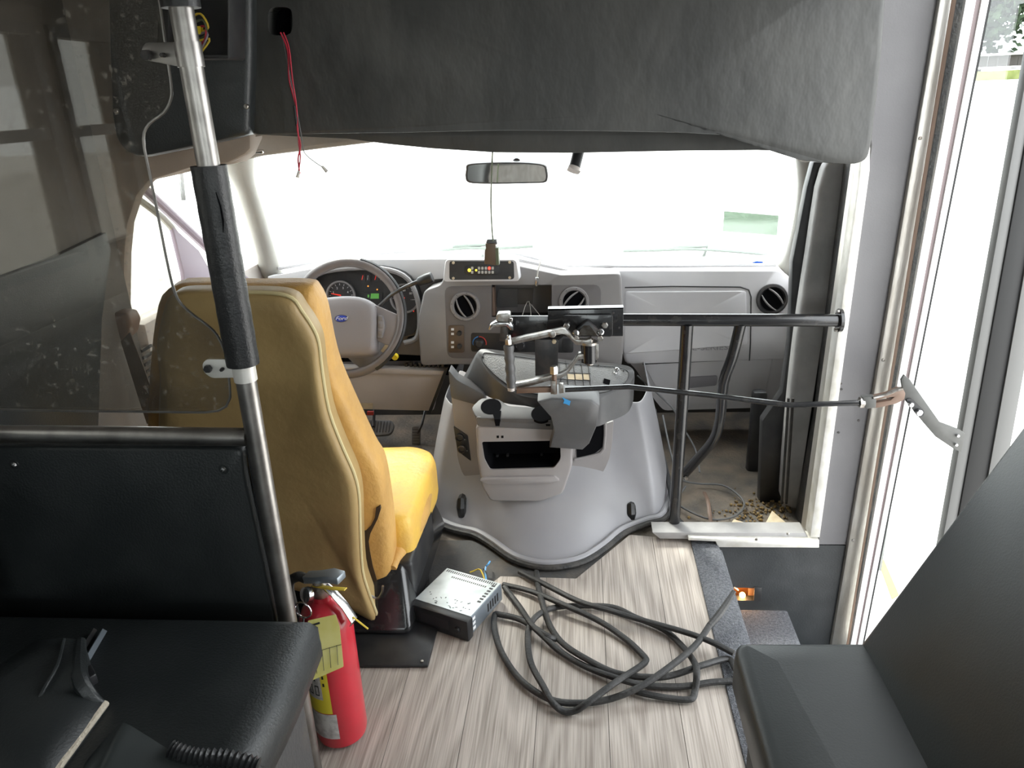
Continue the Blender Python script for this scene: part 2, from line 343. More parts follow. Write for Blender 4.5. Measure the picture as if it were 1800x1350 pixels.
# ---- bulkhead beside the door
YB = 1.975; B = YP(YB)
wf = struct('wall_front', slab([(1520, -90), (1668, -90), (1652, 0), (1577, 450), (1490, 957), (1440, 957), (1438, 900), (1533, 255), (1530, 100)], B, .03), 'wall_grey')
for px, py in ((1478, 674), (1509, 739), (1474, 760), (1479, 684), (1545, 632)): bolt('screw', PY(px, py, YB), BK, .0032, wf, 'dark_metal', .002, False)
struct('trim_7', slab([(1516, 252), (1530, 252), (1529, 300), (1441, 945), (1424, 945), (1508, 330)], YP(YB - .012), .05, taper=1), 'white_alu', bevel=.002)
struct('trim_8', slab([(1508, 285), (1518, 285), (1426, 945), (1416, 940)], YP(YB + .03), .05), 'aluminium')
s1 = struct('trim_9', slab([(1147, 936), (1415, 937), (1424, 949), (1160, 947)], YP(YB - .004), .06), 'pillar_grey', bevel=.001)
s2 = struct('trim_10', slab([(1210, 945), (1262, 947), (1440, 949), (1440, 963), (1262, 962), (1258, 952), (1210, 950)], YP(YB - .02), .05), 'white_alu', bevel=.0015)
for px, py in ((1330, 948), (1385, 938)): bolt('rivet', PY(px, py, YB - .02), BK, .004, s2, 'zinc', .002, False)
# door jamb: aluminium channel, rubber seal
def strip(name, xs0, xs1, pl, d, m, bev=.0, **kw):
    ys = (-90, 450, 900, 1190)
    f = lambda x, y: (x[0] + (x[1] - x[0]) * y / 900, y)
    return struct(name, slab([f(xs0, ys[0]), f(xs1, ys[0])] + [f(xs1, y) for y in ys[1:]] + [f(xs0, y) for y in ys[:0:-1]], pl, d), m, bevel=bev, **kw)
j = strip('trim_11', (1652, 1501), (1673, 1526), YP(YB - .015), .05, 'aluminium', .002)
for py in (243, 633, 950): bolt('screw', PY(1658 - py * .1665, py, YB - .016), BK, .004, j, 'zinc', .002, False)
strip('trim_12', (1673, 1526), (1682, 1531), YP(YB + .0), .05, 'brown_trim')
strip('trim_13', (1681, 1530), (1699, 1540), YP(YB + .0), .012, 'seal_rubber')
# ---- soffit over the windscreen, black vinyl
sof = [(396, -110), (1560, -110), (1555, 0), (1549, 90), (1538, 190), (1531, 250), (1524, 279), (1505, 288), (1470, 288), (1430, 284), (1402, 281), (1386, 272), (1352, 256), (1316, 244), (1270, 237), (1200, 233), (1050, 230), (880, 229), (700, 233), (560, 235), (446, 237), (438, 228), (428, 120)]
S = YP(1.86, .0)
sp = [S.at(*p) for p in rnd(sof, 10, 3)]
bm = NB(); cc = sum(sp, V()) / len(sp)
loft([[p + V((0, .14, 0)) for p in sp], [p + V((0, .02, 0)) for p in sp]] + [[cc + (p - cc) * s + V((0, -h, 0)) for p in sp] for s, h in ((.996, .006), (.985, .012), (.97, .014))], bm)
wsof = struct('trim_14', bm, 'soffit_vinyl', angle=60)
wsof['label'] = 'black padded vinyl panel above windscreen'
# hole with wires
hole = puff(rnd(R4(457, 8, 501, 60), 16, 4), YP(1.80), .12, .0, prof=((.99, 0), (.5, 0)))
cut(wsof, hole)
obj('recess', slab(rnd(R4(450, 0, 508, 66), 8, 3), YP(1.90), .01), 'dark_void', wsof)
# lower return of the soffit
low = [(440, 236), (560, 232), (880, 224), (1316, 236), (1350, 252), (1384, 268), (1372, 265), (1330, 264), (1200, 265), (1100, 267), (1000, 269), (870, 268), (760, 261), (680, 253), (610, 244), (520, 240)]
lp = Pl((0, 2.02, 0), (0, -1, 0))
struct('trim_15', slab(low, lp, .25), 'soffit_vinyl', bevel=.004)
# left black panel and tan header
lpn = [(446, -110), (446, 100), (441, 236), (400, 247), (330, 262), (262, 276), (240, 274), (218, 262), (206, 240), (200, 200), (196, 100), (190, -110)]
pnl = struct('trim_16', puff(rnd(lpn, 10, 3), Pl((-.9, 1.80, 0), (.12, -1, 0)), .09, .016, prof=((1, 0), (.985, .5), (.96, .85), (.92, 1), (.5, 1))), 'black_vinyl')
for px, py in ((207, 195), (435, 187)): bolt('screw', Pl((-.9, 1.785, 0), (.12, -1, 0)).at(px, py) + BK * .004, BK, .0055, pnl, 'zinc', .006, False)
hdr = [(60, -110), (446, -110), (430, 246), (622, 240), (640, 249), (560, 262), (470, 275), (400, 287), (340, 294), (262, 318), (240, 345), (224, 395), (219, 450), (218, 540), (232, 600), (215, 760), (60, 760)]
struct('wall_left_front', slab(hdr[:2] + [(440, 236), (440, 262), (430, 272)] + hdr[7:], Pl((0, 1.9, 0), (0, -1, 0)), .04), 'tan_fabric', bevel=.008)
struct('trim_17', slab([(420, 236), (640, 236), (660, 250), (560, 262), (455, 275), (400, 288), (385, 275)], YP(2.25), .12), 'header_fabric', bevel=.01)
struct('trim_18', slab([(395, 245), (440, 240), (425, 275), (410, 288), (330, 302), (262, 318), (262, 285), (330, 262)], YP(2.05), .10), 'tan_fabric', bevel=.01)
struct('reflection_trim_left', add_poly(NB(), [PX(a_, b_, -1.185) for a_, b_ in ((-120, 530), (0, 488), (100, 450), (188, 408), (196, 440), (180, 560), (172, 800), (-120, 800))], [PX(a_, b_, -1.185) - V((.02, 0, 0)) for a_, b_ in ((-120, 530), (0, 488), (100, 450), (188, 408), (196, 440), (180, 560), (172, 800), (-120, 800))]), 'black_vinyl', bevel=.003)  # dark bench-back reflection drawn as a wall panel, merged with dark lower trim
# headliner and roof
struct('ceiling', box(-1.25, .9, -2.62, 2.0, 1.72, 1.78), 'ceiling_grey')
struct('ceiling', box(-1.25, .8, 2.01, 2.55, 1.21, 1.26), 'header_fabric')
struct('wall_front', box(-1.25, .9, 2.0, 2.05, 1.25, 1.78), 'dark_metal')
# ---- side walls with windows
def wall_x(name, xa, xb, y0, y1, z0, z1, wins, m):
    o = struct(name, box(xa, xb, y0, y1, z0, z1), m)
    for a, b, c, d in wins: cut(o, box(xa - .02, xb + .02, a, b, c, d))
    return o
lw = [(.20, .43), (.50, .98), (-.62, -.12), (-1.5, -.72), (-2.4, -1.6)]
wall_x('wall_left', -1.26, -1.2, -2.6, 1.9, -.1, 1.74, [(a, b, .93, 1.43) for a, b in lw], 'liner_dark')
n_ = 1
for a, b in lw:
    wn_ = thing('window_%d' % n_, None, None, (-1.21, (a + b) / 2, .93), kind='structure'); n_ += 1
    fb = box(-1.225, -1.19, a - .012, b + .012, .918, 1.442); fo = obj('window_frame', fb, 'black_plastic', wn_)
    cut(fo, box(-1.3, -1.1, a + .012, b - .012, .942, 1.418))
    obj('transom', box(-1.22, -1.195, a, b, 1.20, 1.225), 'black_plastic', wn_)
    obj('pane', box(-1.212, -1.208, a, b, .93, 1.43), G_TINT, wn_)
    portal((-1.26, (a + b) / 2, 1.18), (0, -PI / 2, 0), .5, b - a)
rw = [(-.6, .1), (-1.5, -.7), (-2.4, -1.6)]
wall_x('wall_right', .86, .92, -2.6, .9, -.5, 1.74, [(a, b, .93, 1.43) for a, b in rw], 'bus_wall')
for a, b in rw:
    wn_ = thing('window_%d' % n_, None, None, (.89, (a + b) / 2, .93), kind='structure'); n_ += 1
    fb = box(.855, .89, a - .012, b + .012, .918, 1.442); fo = obj('window_frame', fb, 'black_plastic', wn_)
    cut(fo, box(.7, 1.1, a + .012, b - .012, .942, 1.418))
    obj('pane', box(.87, .874, a, b, .93, 1.43), G_CLEAR, wn_)
    portal((.93, (a + b) / 2, 1.18), (0, PI / 2, 0), .5, b - a)
bw = struct('wall_back', box(-1.26, .92, -2.66, -2.6, -.1, 1.74), 'bus_wall'); cut(bw, box(-.8, .5, -2.7, -2.5, .6, 1.45))
struct('window_%d' % n_, box(-.8, .5, -2.64, -2.63, .6, 1.45), G_CLEAR); portal((-.15, -2.68, 1.02), (PI / 2, 0, 0), 1.3, .85)
# ---- entry door, two leaves with glass
DX = YP(1.90); D2 = YP(1.905)
door = thing('door_1', None, None, (.82, 1.7, -.42), kind='structure')
def dstrip(name, xs0, xs1, pl, d, m, bev=0, y0=-90, y1=1190):
    f = lambda x, y: (x[0] + (x[1] - x[0]) * y / 900, y)
    return obj(name, slab([f(xs0, y0), f(xs1, y0), f(xs1, y1), f(xs0, y1)], pl, d), m, door, bevel=bev)
dstrip('stile', (1698, 1537), (1716, 1548), DX, .012, 'white_paint', .001)
dstrip('stile', (1715, 1547), (1727, 1554), YP(1.904), .02, 'pink_trim')
dstrip('stile', (1726, 1553), (1739, 1562), DX, .03, 'white_paint', .001)
dstrip('glazing_seal', (1739, 1562), (1743, 1565), YP(1.9), .02, 'door_rubber')
dstrip('stile', (1828, 1666), (1848, 1686), YP(1.87), .03, 'frame_grey', .001, 0, 1150)
dstrip('rubber_edge', (1848, 1686), (1886, 1726), YP(1.865), .04, 'door_rubber', .003, 0, 1150)
dstrip('stile', (1886, 1726), (1920, 1755), YP(1.86), .03, 'frame_grey', .001, 0, 1150)
obj('pane', slab([(1756, -90), (1846, -90), (1686, 880), (1632, 1190), (1512, 1190), (1562, 900)], YP(1.91), .004), G_CLEAR, door)
obj('rail', box(.81, .85, 1.0, 1.95, -.44, -.36), 'aluminium', door)
obj('rail', box(.81, .85, .6, 1.95, 1.62, 1.72), 'aluminium', door)
portal((.95, 1.45, .55), (0, PI / 2, 0), 2.3, 1.1)
# ---- cab shell
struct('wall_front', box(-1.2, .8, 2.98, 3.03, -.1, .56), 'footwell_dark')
struct('wall_right', box(.8, .86, 1.99, 3.0, -.1, .62), 'pillar_grey')
struct('wall_right', box(.8, .86, 1.99, 2.45, .6, 1.25), 'pillar_grey')
struct('wall_right', box(.76, .8, 2.62, 2.98, -.1, .62), 'seal_rubber')
# right corner post: grey column, black channel with a blue wire
col = struct('trim_19', slab(smooth([(1452, 290), (1508, 288), (1498, 400), (1478, 540), (1463, 640), (1447, 750), (1440, 830), (1434, 890), (1380, 890), (1378, 830), (1385, 740), (1400, 600), (1422, 450)], 3), YP(2.16), .06), 'pillar_grey', bevel=.015, bseg=4)
struct('trim_20', slab([(1430, 285), (1456, 285), (1428, 450), (1400, 600), (1385, 740), (1378, 890), (1335, 885), (1340, 740), (1375, 690), (1388, 600), (1393, 460), (1418, 330)], YP(2.235), .04), 'black_plastic', bevel=.004)
for dx in (0, 8):
    struct('trim_21', tube([PY(1386 + dx, 700, 2.14), PY(1374 + dx, 885, 2.14)], .004, 8), 'seal_rubber')
struct('trim_22', slab([(1507, 285), (1516, 285), (1470, 590), (1424, 940), (1412, 935), (1448, 740), (1470, 560)], YP(2.05), .1), 'seal_rubber', bevel=.003)
struct('trim_27', slab([(1492, 390), (1497, 392), (1472, 560), (1464, 560)], YP(2.04), .02), 'dark_metal')
# dark footwell column under the dash
struct('trim_23', slab([(1325, 690), (1350, 690), (1345, 885), (1310, 870)], YP(2.45), .04), 'black_plastic', bevel=.01)
# A pillars
pA = struct('trim_24', tube([PY(412, 268, 2.40), PY(428, 318, 2.46), PY(446, 375, 2.56), PY(463, 430, 2.68), PY(480, 488, 2.80)], [.062, .036, .036, .038, .042], 16, 4), 'white_trim')
pB = struct('trim_25', tube([PY(1420, 270, 2.42), PY(1419, 330, 2.5), PY(1408, 400, 2.62), PY(1392, 450, 2.72), PY(1372, 478, 2.80)], [.036, .030, .028, .028, .034], 16, 4), 'white_trim')
struct('trim_26', tube([PY(436, 296, 2.47), PY(447, 350, 2.56), PY(462, 400, 2.66)], .004, 8, 3), 'black_plastic')
for k in range(5): bolt('clip', PY(1436 - k * 9, 298 + k * 42, 2.28), BK, .006, pB, 'steel', .006, False)
# windscreen
wl = [PY(480, 492, 2.86), PY(1376, 482, 2.86), PY(1412, 262, 2.46), PY(420, 250, 2.46)]
nn = (wl[1] - wl[0]).cross(wl[3] - wl[0]).normalized()
ws = struct('window_20', add_poly(NB(), wl, [p + nn * .005 for p in wl]), G_CLEAR)
portal((wl[0] + wl[1] + wl[2] + wl[3]) / 4 + V((0, .03, .02)), (-(PI / 2) - .75, 0, 0), 1.8, .6)
# driver's door
dd = thing('door_2', None, None, (-1.2, 2.3, 0), kind='structure')
obj('door_panel', box(-1.27, -1.19, 1.93, 2.85, -.1, PX(250, 568, -1.2).z), 'beige_plastic', dd, bevel=.015)
obj('armrest', box(-1.2, -1.13, 2.0, 2.5, .42, .50), 'beige_plastic', dd, bevel=.015)
sp_ = PX(262, 640, -1.185)
for k in range(6): obj('speaker_slot', box(-1.188, -1.183, sp_.y - .02, sp_.y + .03, sp_.z - .06 + k * .02, sp_.z - .052 + k * .02), 'dark_metal', dd)
DL = Pl((-1.2, 2.2, 0), (1, 0, 0))
obj('window_frame', tube([DL.at(236, 316), DL.at(300, 376), DL.at(360, 432), DL.at(440, 500)], .014, 10), 'purple_trim', dd)
obj('window_frame', tube([DL.at(232, 342), DL.at(300, 398), DL.at(330, 470), DL.at(334, 560)], .010, 10, 4), 'white_trim', dd)
obj('mirror_sail', slab([(304, 398), (350, 440), (372, 478), (390, 560), (332, 560), (324, 480)], Pl((-1.19, 2.2, 0), (1, 0, 0)), .015), 'purple_trim', dd, bevel=.003)
obj('window_post', slab([(318, 300), (322, 300), (327, 352), (324, 352)], Pl((-1.22, 2.2, 0), (1, 0, 0)), .01), 'dark_metal', dd)
obj('pane', box(-1.222, -1.218, 1.93, 2.8, .3, 1.2), G_CLEAR, dd)
portal((-1.3, 2.3, .85), (0, -PI / 2, 0), .7, .9)
# ================================================================== OUTSIDE
bm = NB(); prof_ = [(-40, -.75), (12, -.75), (40, 1.02), (160, 1.3)]
loft([[V((-60, y, z - .2)) for y, z in prof_] + [V((-60, y, z)) for y, z in reversed(prof_)], [V((160, y, z - .2)) for y, z in prof_] + [V((160, y, z)) for y, z in reversed(prof_)]], bm)
gr = struct('ground', bm, 'pavement', sm=False)
tag(obj('road_line', slab([(1543, 985), (1553, 982), (1580, 1045), (1568, 1052)], Pl((0, 0, -.745), (0, 0, 1)), .004), 'road_paint'), 'yellow painted line on the pale pavement outside the door', 'road marking')
struct('ground', box(14, 60, 38, 60, .9, 1.28), 'grass')
fn = thing('fence', 'dark weathered fence with white rail under the trees', 'fence', (24, 46, 1.1))
zt, zb = PY(1765, 93, 46).z, PY(1765, 121, 46).z
for k in range(50): obj('board', box(18 + k * .5, 18.47 + k * .5, 46, 46.06, zb, zt + random.uniform(-.03, .03)), 'fence_wood', fn, sm=False)
for zc in (zt - .06, zb + .08): obj('rail', box(18, 43, 45.86, 45.97, zc - .05, zc + .05), 'white_alu', fn)
for k in range(9): obj('post', box(18 + k * 3, 18.2 + k * 3, 45.98, 46.1, 1.0, zt), 'fence_wood', fn)
def tree(x, y, h, r, label):
    t = thing('tree', label, 'tree', (x, y, 1.0), 'trees beyond the fence')
    obj('trunk', tube([(x, y, 1.0), (x + .3, y, h * .3), (x, y, h * .6)], [.5, .4, .2], 8, 3), 'bark', t)
    bm = NB(); rd = random.Random(int(x * 10))
    for k in range(12000):
        d = V((rd.gauss(0, 1), rd.gauss(0, 1), rd.gauss(0, 1))).normalized() * rd.uniform(.35, 1)
        lob = 1 + .16 * math.sin(d.x * 7 + x) * math.cos(d.z * 6)
        c = V((x, y, h * .55 + 1)) + V((d.x * r, d.y * r, d.z * h * .46)) * lob
        a = V((rd.uniform(-1, 1), rd.uniform(-1, 1), rd.uniform(-1, 1))).normalized() * .24; b = a.orthogonal().normalized() * .2
        bm.faces.new([bm.verts.new(c + q) for q in (a, b, -a, -b)])
    obj('foliage', bm, 'leaf', t, sm=False, kind='stuff')
tree(23.5, 53, 12, 5.0, 'leafy green tree right behind the fence seen through the entry door')
tree(36, 56, 13, 5.4, 'broader green tree farther right behind the fence')
# ================================================================== DASHBOARD
YD = 2.65
dash = thing('dashboard', 'grey plastic dashboard spanning the cab with round air vents', 'dashboard', (-.2, 2.75, .15))
DR = YP(YD, .10, .4); DC = YP(2.56, .08, .4); DLf = YP(2.70, .12, .5)
# top deck under the windscreen
deckp = [(470, 486), (560, 470), (640, 456), (780, 455), (912, 454), (1000, 474), (1093, 478), (1372, 476), (1388, 492)]
dk = [DR.at(*p) for p in deckp]
bmk = NB(); fr = dk; bkk = [V((p.x, 2.93, PY(900, 462, 2.93).z + .005)) for p in fr]
loft([[p for p in fr] + [p - V((0, 0, .05)) for p in reversed(fr)], [p for p in bkk] + [p - V((0, 0, .05)) for p in reversed(bkk)]], bmk)
obj('top_deck', bmk, 'dash_light', dash, bevel=.004)
obj('windscreen_lip', tube([DR.at(480, 484) + V((0, .06, .012)), DR.at(640, 452) + V((0, .06, 0)), DR.at(780, 452) + V((0, .07, 0)), DR.at(905, 452) + V((0, .07, 0)), DR.at(985, 474) + V((0, .07, 0)), DR.at(1100, 474) + V((0, .07, 0)), DR.at(1372, 474) + V((0, .07, 0))], .007, 8, 3), 'dash_light', dash)
# passenger side
rb = rnd([(1075, 474), (1370, 474), (1391, 488), (1394, 560), (1392, 610), (1384, 630), (1098, 640)], 12, 3)
obj('passenger_panel', puff(rb, DR, .22, .012, prof=((1, 0), (.992, .6), (.97, 1), (.5, 1))), 'dash_light', dash, angle=50)
obj('panel_groove', tube([DR.at(*p) - V((0, .0125, 0)) for p in ((1098, 504), (1180, 502), (1300, 503), (1315, 508), (1319, 520), (1318, 600), (1316, 632))], .0022, 6), 'black_plastic', dash)
obj('airbag_cover', puff(rnd([(1096, 510), (1312, 509), (1314, 606), (1094, 622)], 6, 3), DR, .01, .018, prof=((1, 0), (.98, .8), (.95, 1), (.4, .92))), 'dash_light', dash)
text('lettering', 'E-SERIES', DR.at(1247, 609) - V((0, .0165, 0)), (1, 0, 0), (0, .1, 1), .026, 'grey_plastic', dash, .0006, sx=1.35)
gbp = [(1100, 632), (1390, 622), (1386, 660), (1376, 716), (1166, 722), (1148, 700), (1118, 650)]
obj('lower_panel', slab(rnd(gbp, 8, 3), YP(2.68, -.25, .3), .12), 'dash_light', dash, bevel=.006)
gl = YP(2.672, -.25, .3)
glo = obj('glove_box', slab(rnd([(1131, 639), (1359, 630), (1342, 704), (1170, 716)], 4, 2), gl, .02), 'dash_light', dash, bevel=.004)
obj('glove_gap', slab([(1129, 637), (1361, 627), (1361, 630), (1130, 641)], Pl(gl.p + V((0, -.003, 0)), gl.n), .01), 'dark_void', dash)
obj('latch', slab(rnd([(1206, 664), (1262, 661), (1260, 678), (1210, 683)], 4, 2), Pl(gl.p + V((0, -.006, 0)), gl.n), .012), 'grey_plastic', glo, bevel=.002)
# centre stack
cb = rnd([(776, 500), (786, 468), (910, 466), (985, 482), (1092, 480), (1097, 600), (1092, 646), (800, 640), (740, 642), (735, 560), (746, 510)], 8, 3)
stack = obj('centre_stack', puff(cb, DC, .16, .008, prof=((1, 0), (.992, .6), (.975, 1), (.5, 1))), 'dash_plastic', dash, angle=50)
DCf = Pl(DC.p + DC.n * .010, DC.n)
ins = obj('control_panel', slab(rnd([(781, 503), (1057, 500), (1056, 560), (1050, 634), (786, 630)], 14, 4), DCf, .02), 'panel_dark', dash, bevel=.003)
rad = R4(862, 504, 969, 561)
for tgt in (stack, ins):
    cut(tgt, slab(rad, Pl(DC.p + DC.n * .05, DC.n), .12))
obj('radio_cavity', slab(R4(856, 498, 975, 570), Pl(DC.p - DC.n * .075, DC.n), .01), 'dark_void', dash)
obj('cavity_bracket', slab([(863, 505), (868, 505), (871, 561), (864, 561)], Pl(DC.p - DC.n * .01, DC.n), .05), 'brown_trim', dash)
obj('cavity_box', slab([(878, 507), (910, 507), (909, 540), (870, 540)], Pl(DC.p - DC.n * .06, DC.n), .01), 'black_plastic', dash)
cvl = obj('cavity_shade', slab(R4(857, 499, 974, 566), Pl(DC.p - DC.n * .002, DC.n), .075), 'dark_void', dash)  # added walls, coloured near-black for the shade inside the radio opening
cut(cvl, slab(R4(862, 504, 969, 561), Pl(DC.p + DC.n * .05, DC.n), .12))
obj('cavity_plate', slab([(910, 507), (938, 507), (936, 535), (909, 535)], Pl(DC.p - DC.n * .065, DC.n), .01), 'footwell_dark', dash)
for a, b in (((926, 536), (917, 560)), ((928, 536), (934, 560)), ((930, 540), (950, 556))):
    obj('loose_wire', tube([DC.at(*a) + V((0, .05, 0)), DC.at((a[0] + b[0]) / 2, a[1] + 8) + V((0, .03, 0)), DC.at(*b)], .0014, 6, 3), 'white_wire', dash)
def vent(px, py, pl, rpx, ang, m='dash_plastic'):
    p = pl.at(px, py); k = (p - O).dot(CF) / F; r = rpx * k; n = pl.n
    v = obj('air_vent', lathe([(r, -.004), (r * 1.02, .003), (r * .97, .009), (r * .84, .010), (r * .76, .004), (r * .74, .001), (0, .001)], p, n, 32), m, dash)
    obj('vent_throat', lathe([(r * .75, .002), (0, .0022)], p, n, 24), 'dark_void', v)
    s = n.cross(V((0, 0, 1))).normalized(); u = s.cross(n).normalized(); d = u * math.cos(ang) + s * math.sin(ang); e = s * math.cos(ang) - u * math.sin(ang)
    for off in (-.26, .26):
        obj('vane', tube([p + e * r * off * 1.1 + d * r * t + e * off * r * .5 * (1 - (t / .72) ** 2) + n * (.006 + .006 * (1 - (t / .72) ** 2)) for t in (-.70, -.4, 0, .4, .70)], [.0022, .0032, .0036, .0032, .0022], 6, 3), 'dash_plastic', v)
    for k_ in range(8):
        a = k_ * PI / 4 + .2; q = p + (s * math.cos(a) + u * math.sin(a)) * r * .92 + n * .009
        obj('grip_rib', lathe([(.0016, 0), (.0014, .0016)], q, n, 6), 'black_plastic', v)
vent(818, 538, DCf, 26, .45); vent(1009, 530, DCf, 26, -.8); vent(1357, 526, Pl(DR.p + DR.n * .012, DR.n), 27, .75, 'dark_metal')
# side grille at the right end
obj('defrost_grille', slab(R4(1393, 508, 1401, 552), YP(2.66), .05), 'grey_plastic', dash)
for k in range(4): obj('grille_slot', slab(R4(1394, 512 + k * 10, 1400, 518 + k * 10), YP(2.657), .01), 'dark_void', dash)
# switches
sw = obj('switch_panel', slab(rnd(R4(788, 572, 816, 620), 3, 2), Pl(DCf.p + DC.n * .003, DC.n), .01), 'brown_plate', dash, bevel=.001)
for y in (585, 608):
    q = Pl(DCf.p + DC.n * .003, DC.n).at(808, y); obj('knob', lathe([(.0085, 0), (.0085, .012), (.0065, .016)], q, DC.n, 16), 'black_plastic', sw)
    for dx in (-16, -14): obj('symbol', slab(R4(793, y - 8 + (dx + 16) * 4, 798, y - 4 + (dx + 16) * 4), Pl(DCf.p + DC.n * .0042, DC.n), .001), 'white_print', sw)
cp = obj('climate_panel', slab(rnd([(828, 585), (1000, 588), (1000, 620), (828, 618)], 4, 2), Pl(DCf.p + DC.n * .002, DC.n), .01), 'black_plastic', dash, bevel=.001)
pk = Pl(DCf.p + DC.n * .003, DC.n); q = pk.at(843, 603); s_ = V((1, 0, 0)); u_ = s_.cross(DC.n) * -1
def arc(c, r, a0, a1, n, rad, m, par, name='colour_arc'):
    obj(name, tube([c + (s_ * math.cos(a0 + (a1 - a0) * i / n) + V((0, 0, 1)) * math.sin(a0 + (a1 - a0) * i / n)) * r for i in range(n + 1)], rad, 6), m, par)
arc(q, .0235, PI * .55, PI * 1.1, 8, .002, 'blue_arc', cp); arc(q, .0235, -.3, PI * .5, 8, .002, 'red_arc', cp)
obj('knob', lathe([(.018, 0), (.018, .006), (.012, .016), (.010, .018)], q, DC.n, 20), 'black_plastic', cp)
kn = pk.at(915, 607); obj('knob', lathe([(.018, 0), (.017, .012), (.014, .015)], kn, DC.n, 20), 'black_plastic', cp); arc(kn + DC.n * .014, .013, -PI, .2, 10, .0016, 'chrome', cp, 'knob_ring')
obj('outlet', slab(rnd(R4(988, 595, 1008, 620), 5, 3), pk, .01), 'black_plastic', dash, bevel=.001)
# electronics pod on the dash top
pod = thing('switch_pod', 'black control box with lit buttons and four corner screws on dash top', 'control box', PY(846, 495, 2.52))
PP_ = YP(2.50, .12, .7)
obj('housing', puff(rnd([(783, 456), (908, 456), (914, 494), (779, 495)], 7, 3), PP_, .10, .004, prof=((1, 0), (.985, 1), (.5, 1))), 'dash_light', pod, angle=50)
Pf = Pl(PP_.p + PP_.n * .0055, PP_.n)
fp = obj('face_plate', slab(rnd([(790, 459), (903, 459), (904, 491), (790, 492)], 5, 3), Pf, .006), 'black_plastic', pod)
for px, py in ((797, 462), (896, 461), (797, 489), (896, 488)): bolt('screw', Pf.at(px, py), PP_.n, .0045, pod, 'cream_plastic', .004, False)
Pk = Pl(PP_.p + PP_.n * .009, PP_.n)
kp = obj('keypad', slab(rnd(R4(816, 466, 878, 484), 8, 5), Pk, .006), 'black_plastic', pod, bevel=.001)
Pb = Pl(PP_.p + PP_.n * .011, PP_.n)
for i_, (px, m_) in enumerate(((830, 'grey_key'), (842, 'grey_key'), (848, 'grey_key'), (854, 'grey_key'), (860, 'red_led'), (866, 'grey_key'))):
    obj('key', slab(rnd(R4(px - 2, 469, px + 2, 474), 1, 2), Pb, .003), m_, kp); obj('key', slab(rnd(R4(px - 2, 476, px + 2, 481), 1, 2), Pb, .003), 'grey_key', kp)
obj('key', lathe([(.006, 0), (.005, .003)], Pb.at(825, 475), PP_.n, 12), 'yellow_led', kp); obj('key', lathe([(.004, 0), (.003, .003)], Pb.at(837, 475), PP_.n, 8), 'yellow_led', kp)
# driver side: cluster hood and lower panels
lfp = rnd([(482, 482), (540, 476), (600, 466), (700, 464), (790, 470), (796, 500), (790, 640), (600, 645), (500, 600)], 8, 3)
ld = obj('driver_panel', slab(lfp, DLf, .12), 'dash_plastic', dash, bevel=.008)
hoodp = [(520, 600), (520, 520), (545, 488), (580, 472), (640, 466), (690, 470), (722, 486), (738, 520), (742, 560), (736, 588), (715, 596)]
CL = YP(2.66, .15, .6)
hp = smooth([CL.at(*p) for p in hoodp], 3, False)
obj('cluster_hood', tube([p - V((0, .045, 0)) for p in hp], .009, 8), 'dash_plastic', dash)
hb = NB(); loft([[p - V((0, .05, 0)) for p in hp], [p + V((0, .03, 0)) for p in hp]], hb, closed=False); obj('cluster_wall', hb, 'black_plastic', dash)
cl = obj('instrument_cluster', slab(rnd([(526, 600), (528, 520), (552, 490), (585, 476), (640, 470), (690, 473), (718, 490), (732, 522), (736, 560), (728, 586), (710, 592)], 6, 3), CL, .02), 'black_plastic', dash)
Cf = Pl(CL.p + CL.n * .002, CL.n)
def gauge(px, py, rpx, ndl, labels):
    c = Cf.at(px, py); r = rpx * .00192
    g_ = obj('gauge', lathe([(r * 1.12, 0), (r * 1.12, .012), (r, .012), (r * .98, .003), (0, .003)], c, CL.n, 32), 'dash_plastic', cl)
    obj('dial', lathe([(r * .96, .0035), (0, .0036)], c, CL.n, 32), 'gauge_face', g_)
    for k in range(13):
        a = PI * 1.25 - k * PI * 1.5 / 12; d_ = V((math.cos(a), 0, math.sin(a)))
        obj('tick', tube([c + CL.n * .0045 + d_ * r * .78, c + CL.n * .0045 + d_ * r * .92], .0007, 4), 'white_print', g_)
    for k, t in enumerate(labels):
        a = PI * 1.25 - (k + .5) * PI * 1.5 / len(labels); text('numeral', t, c + CL.n * .0045 + V((math.cos(a), 0, math.sin(a))) * r * .6, (1, 0, 0), (0, .1, 1), .011, 'white_print', g_, .0003)
    d_ = V((math.cos(ndl), 0, math.sin(ndl))); obj('needle', tube([c + CL.n * .006, c + CL.n * .006 + d_ * r * .75], [.0025, .001], 6), 'red_needle', g_)
gauge(600, 519, 25, PI * .93, '01234567'[:6]); gauge(712, 524, 25, PI * .85, ['20', '40', '60', '80', '100'])
for k, px in enumerate((638, 647, 661, 670)):
    w_ = obj('small_gauge', slab(R4(px - 4, 482, px + 4, 494), Pl(CL.p + CL.n * .004, CL.n), .003), 'gauge_face', cl); obj('needle', tube([Pl(CL.p + CL.n * .005, CL.n).at(px - 2 + k % 2, 492), Pl(CL.p + CL.n * .005, CL.n).at(px, 484)], .0009, 4), 'red_needle' if k in (0, 2) else 'white_print', w_)
ls = obj('display', slab(rnd([(632, 514), (672, 515), (671, 528), (632, 527)], 1, 2), Pl(CL.p + CL.n * .005, CL.n), .004), 'black_plastic', cl)
obj('digits', slab([(652, 516), (666, 516), (666, 525), (651, 525)], Pl(CL.p + CL.n * .006, CL.n), .001), 'lcd', ls); obj('digits', slab([(646, 518), (649, 518), (649, 523), (646, 523)], Pl(CL.p + CL.n * .006, CL.n), .001), 'lcd', ls)
for px, py in ((647, 503), (663, 509), (729, 541), (727, 547)): obj('warning_light', lathe([(.0026, 0), (.002, .002)], Pl(CL.p + CL.n * .003, CL.n).at(px, py), CL.n, 8), 'amber_led' if px < 700 else 'red_needle', cl)
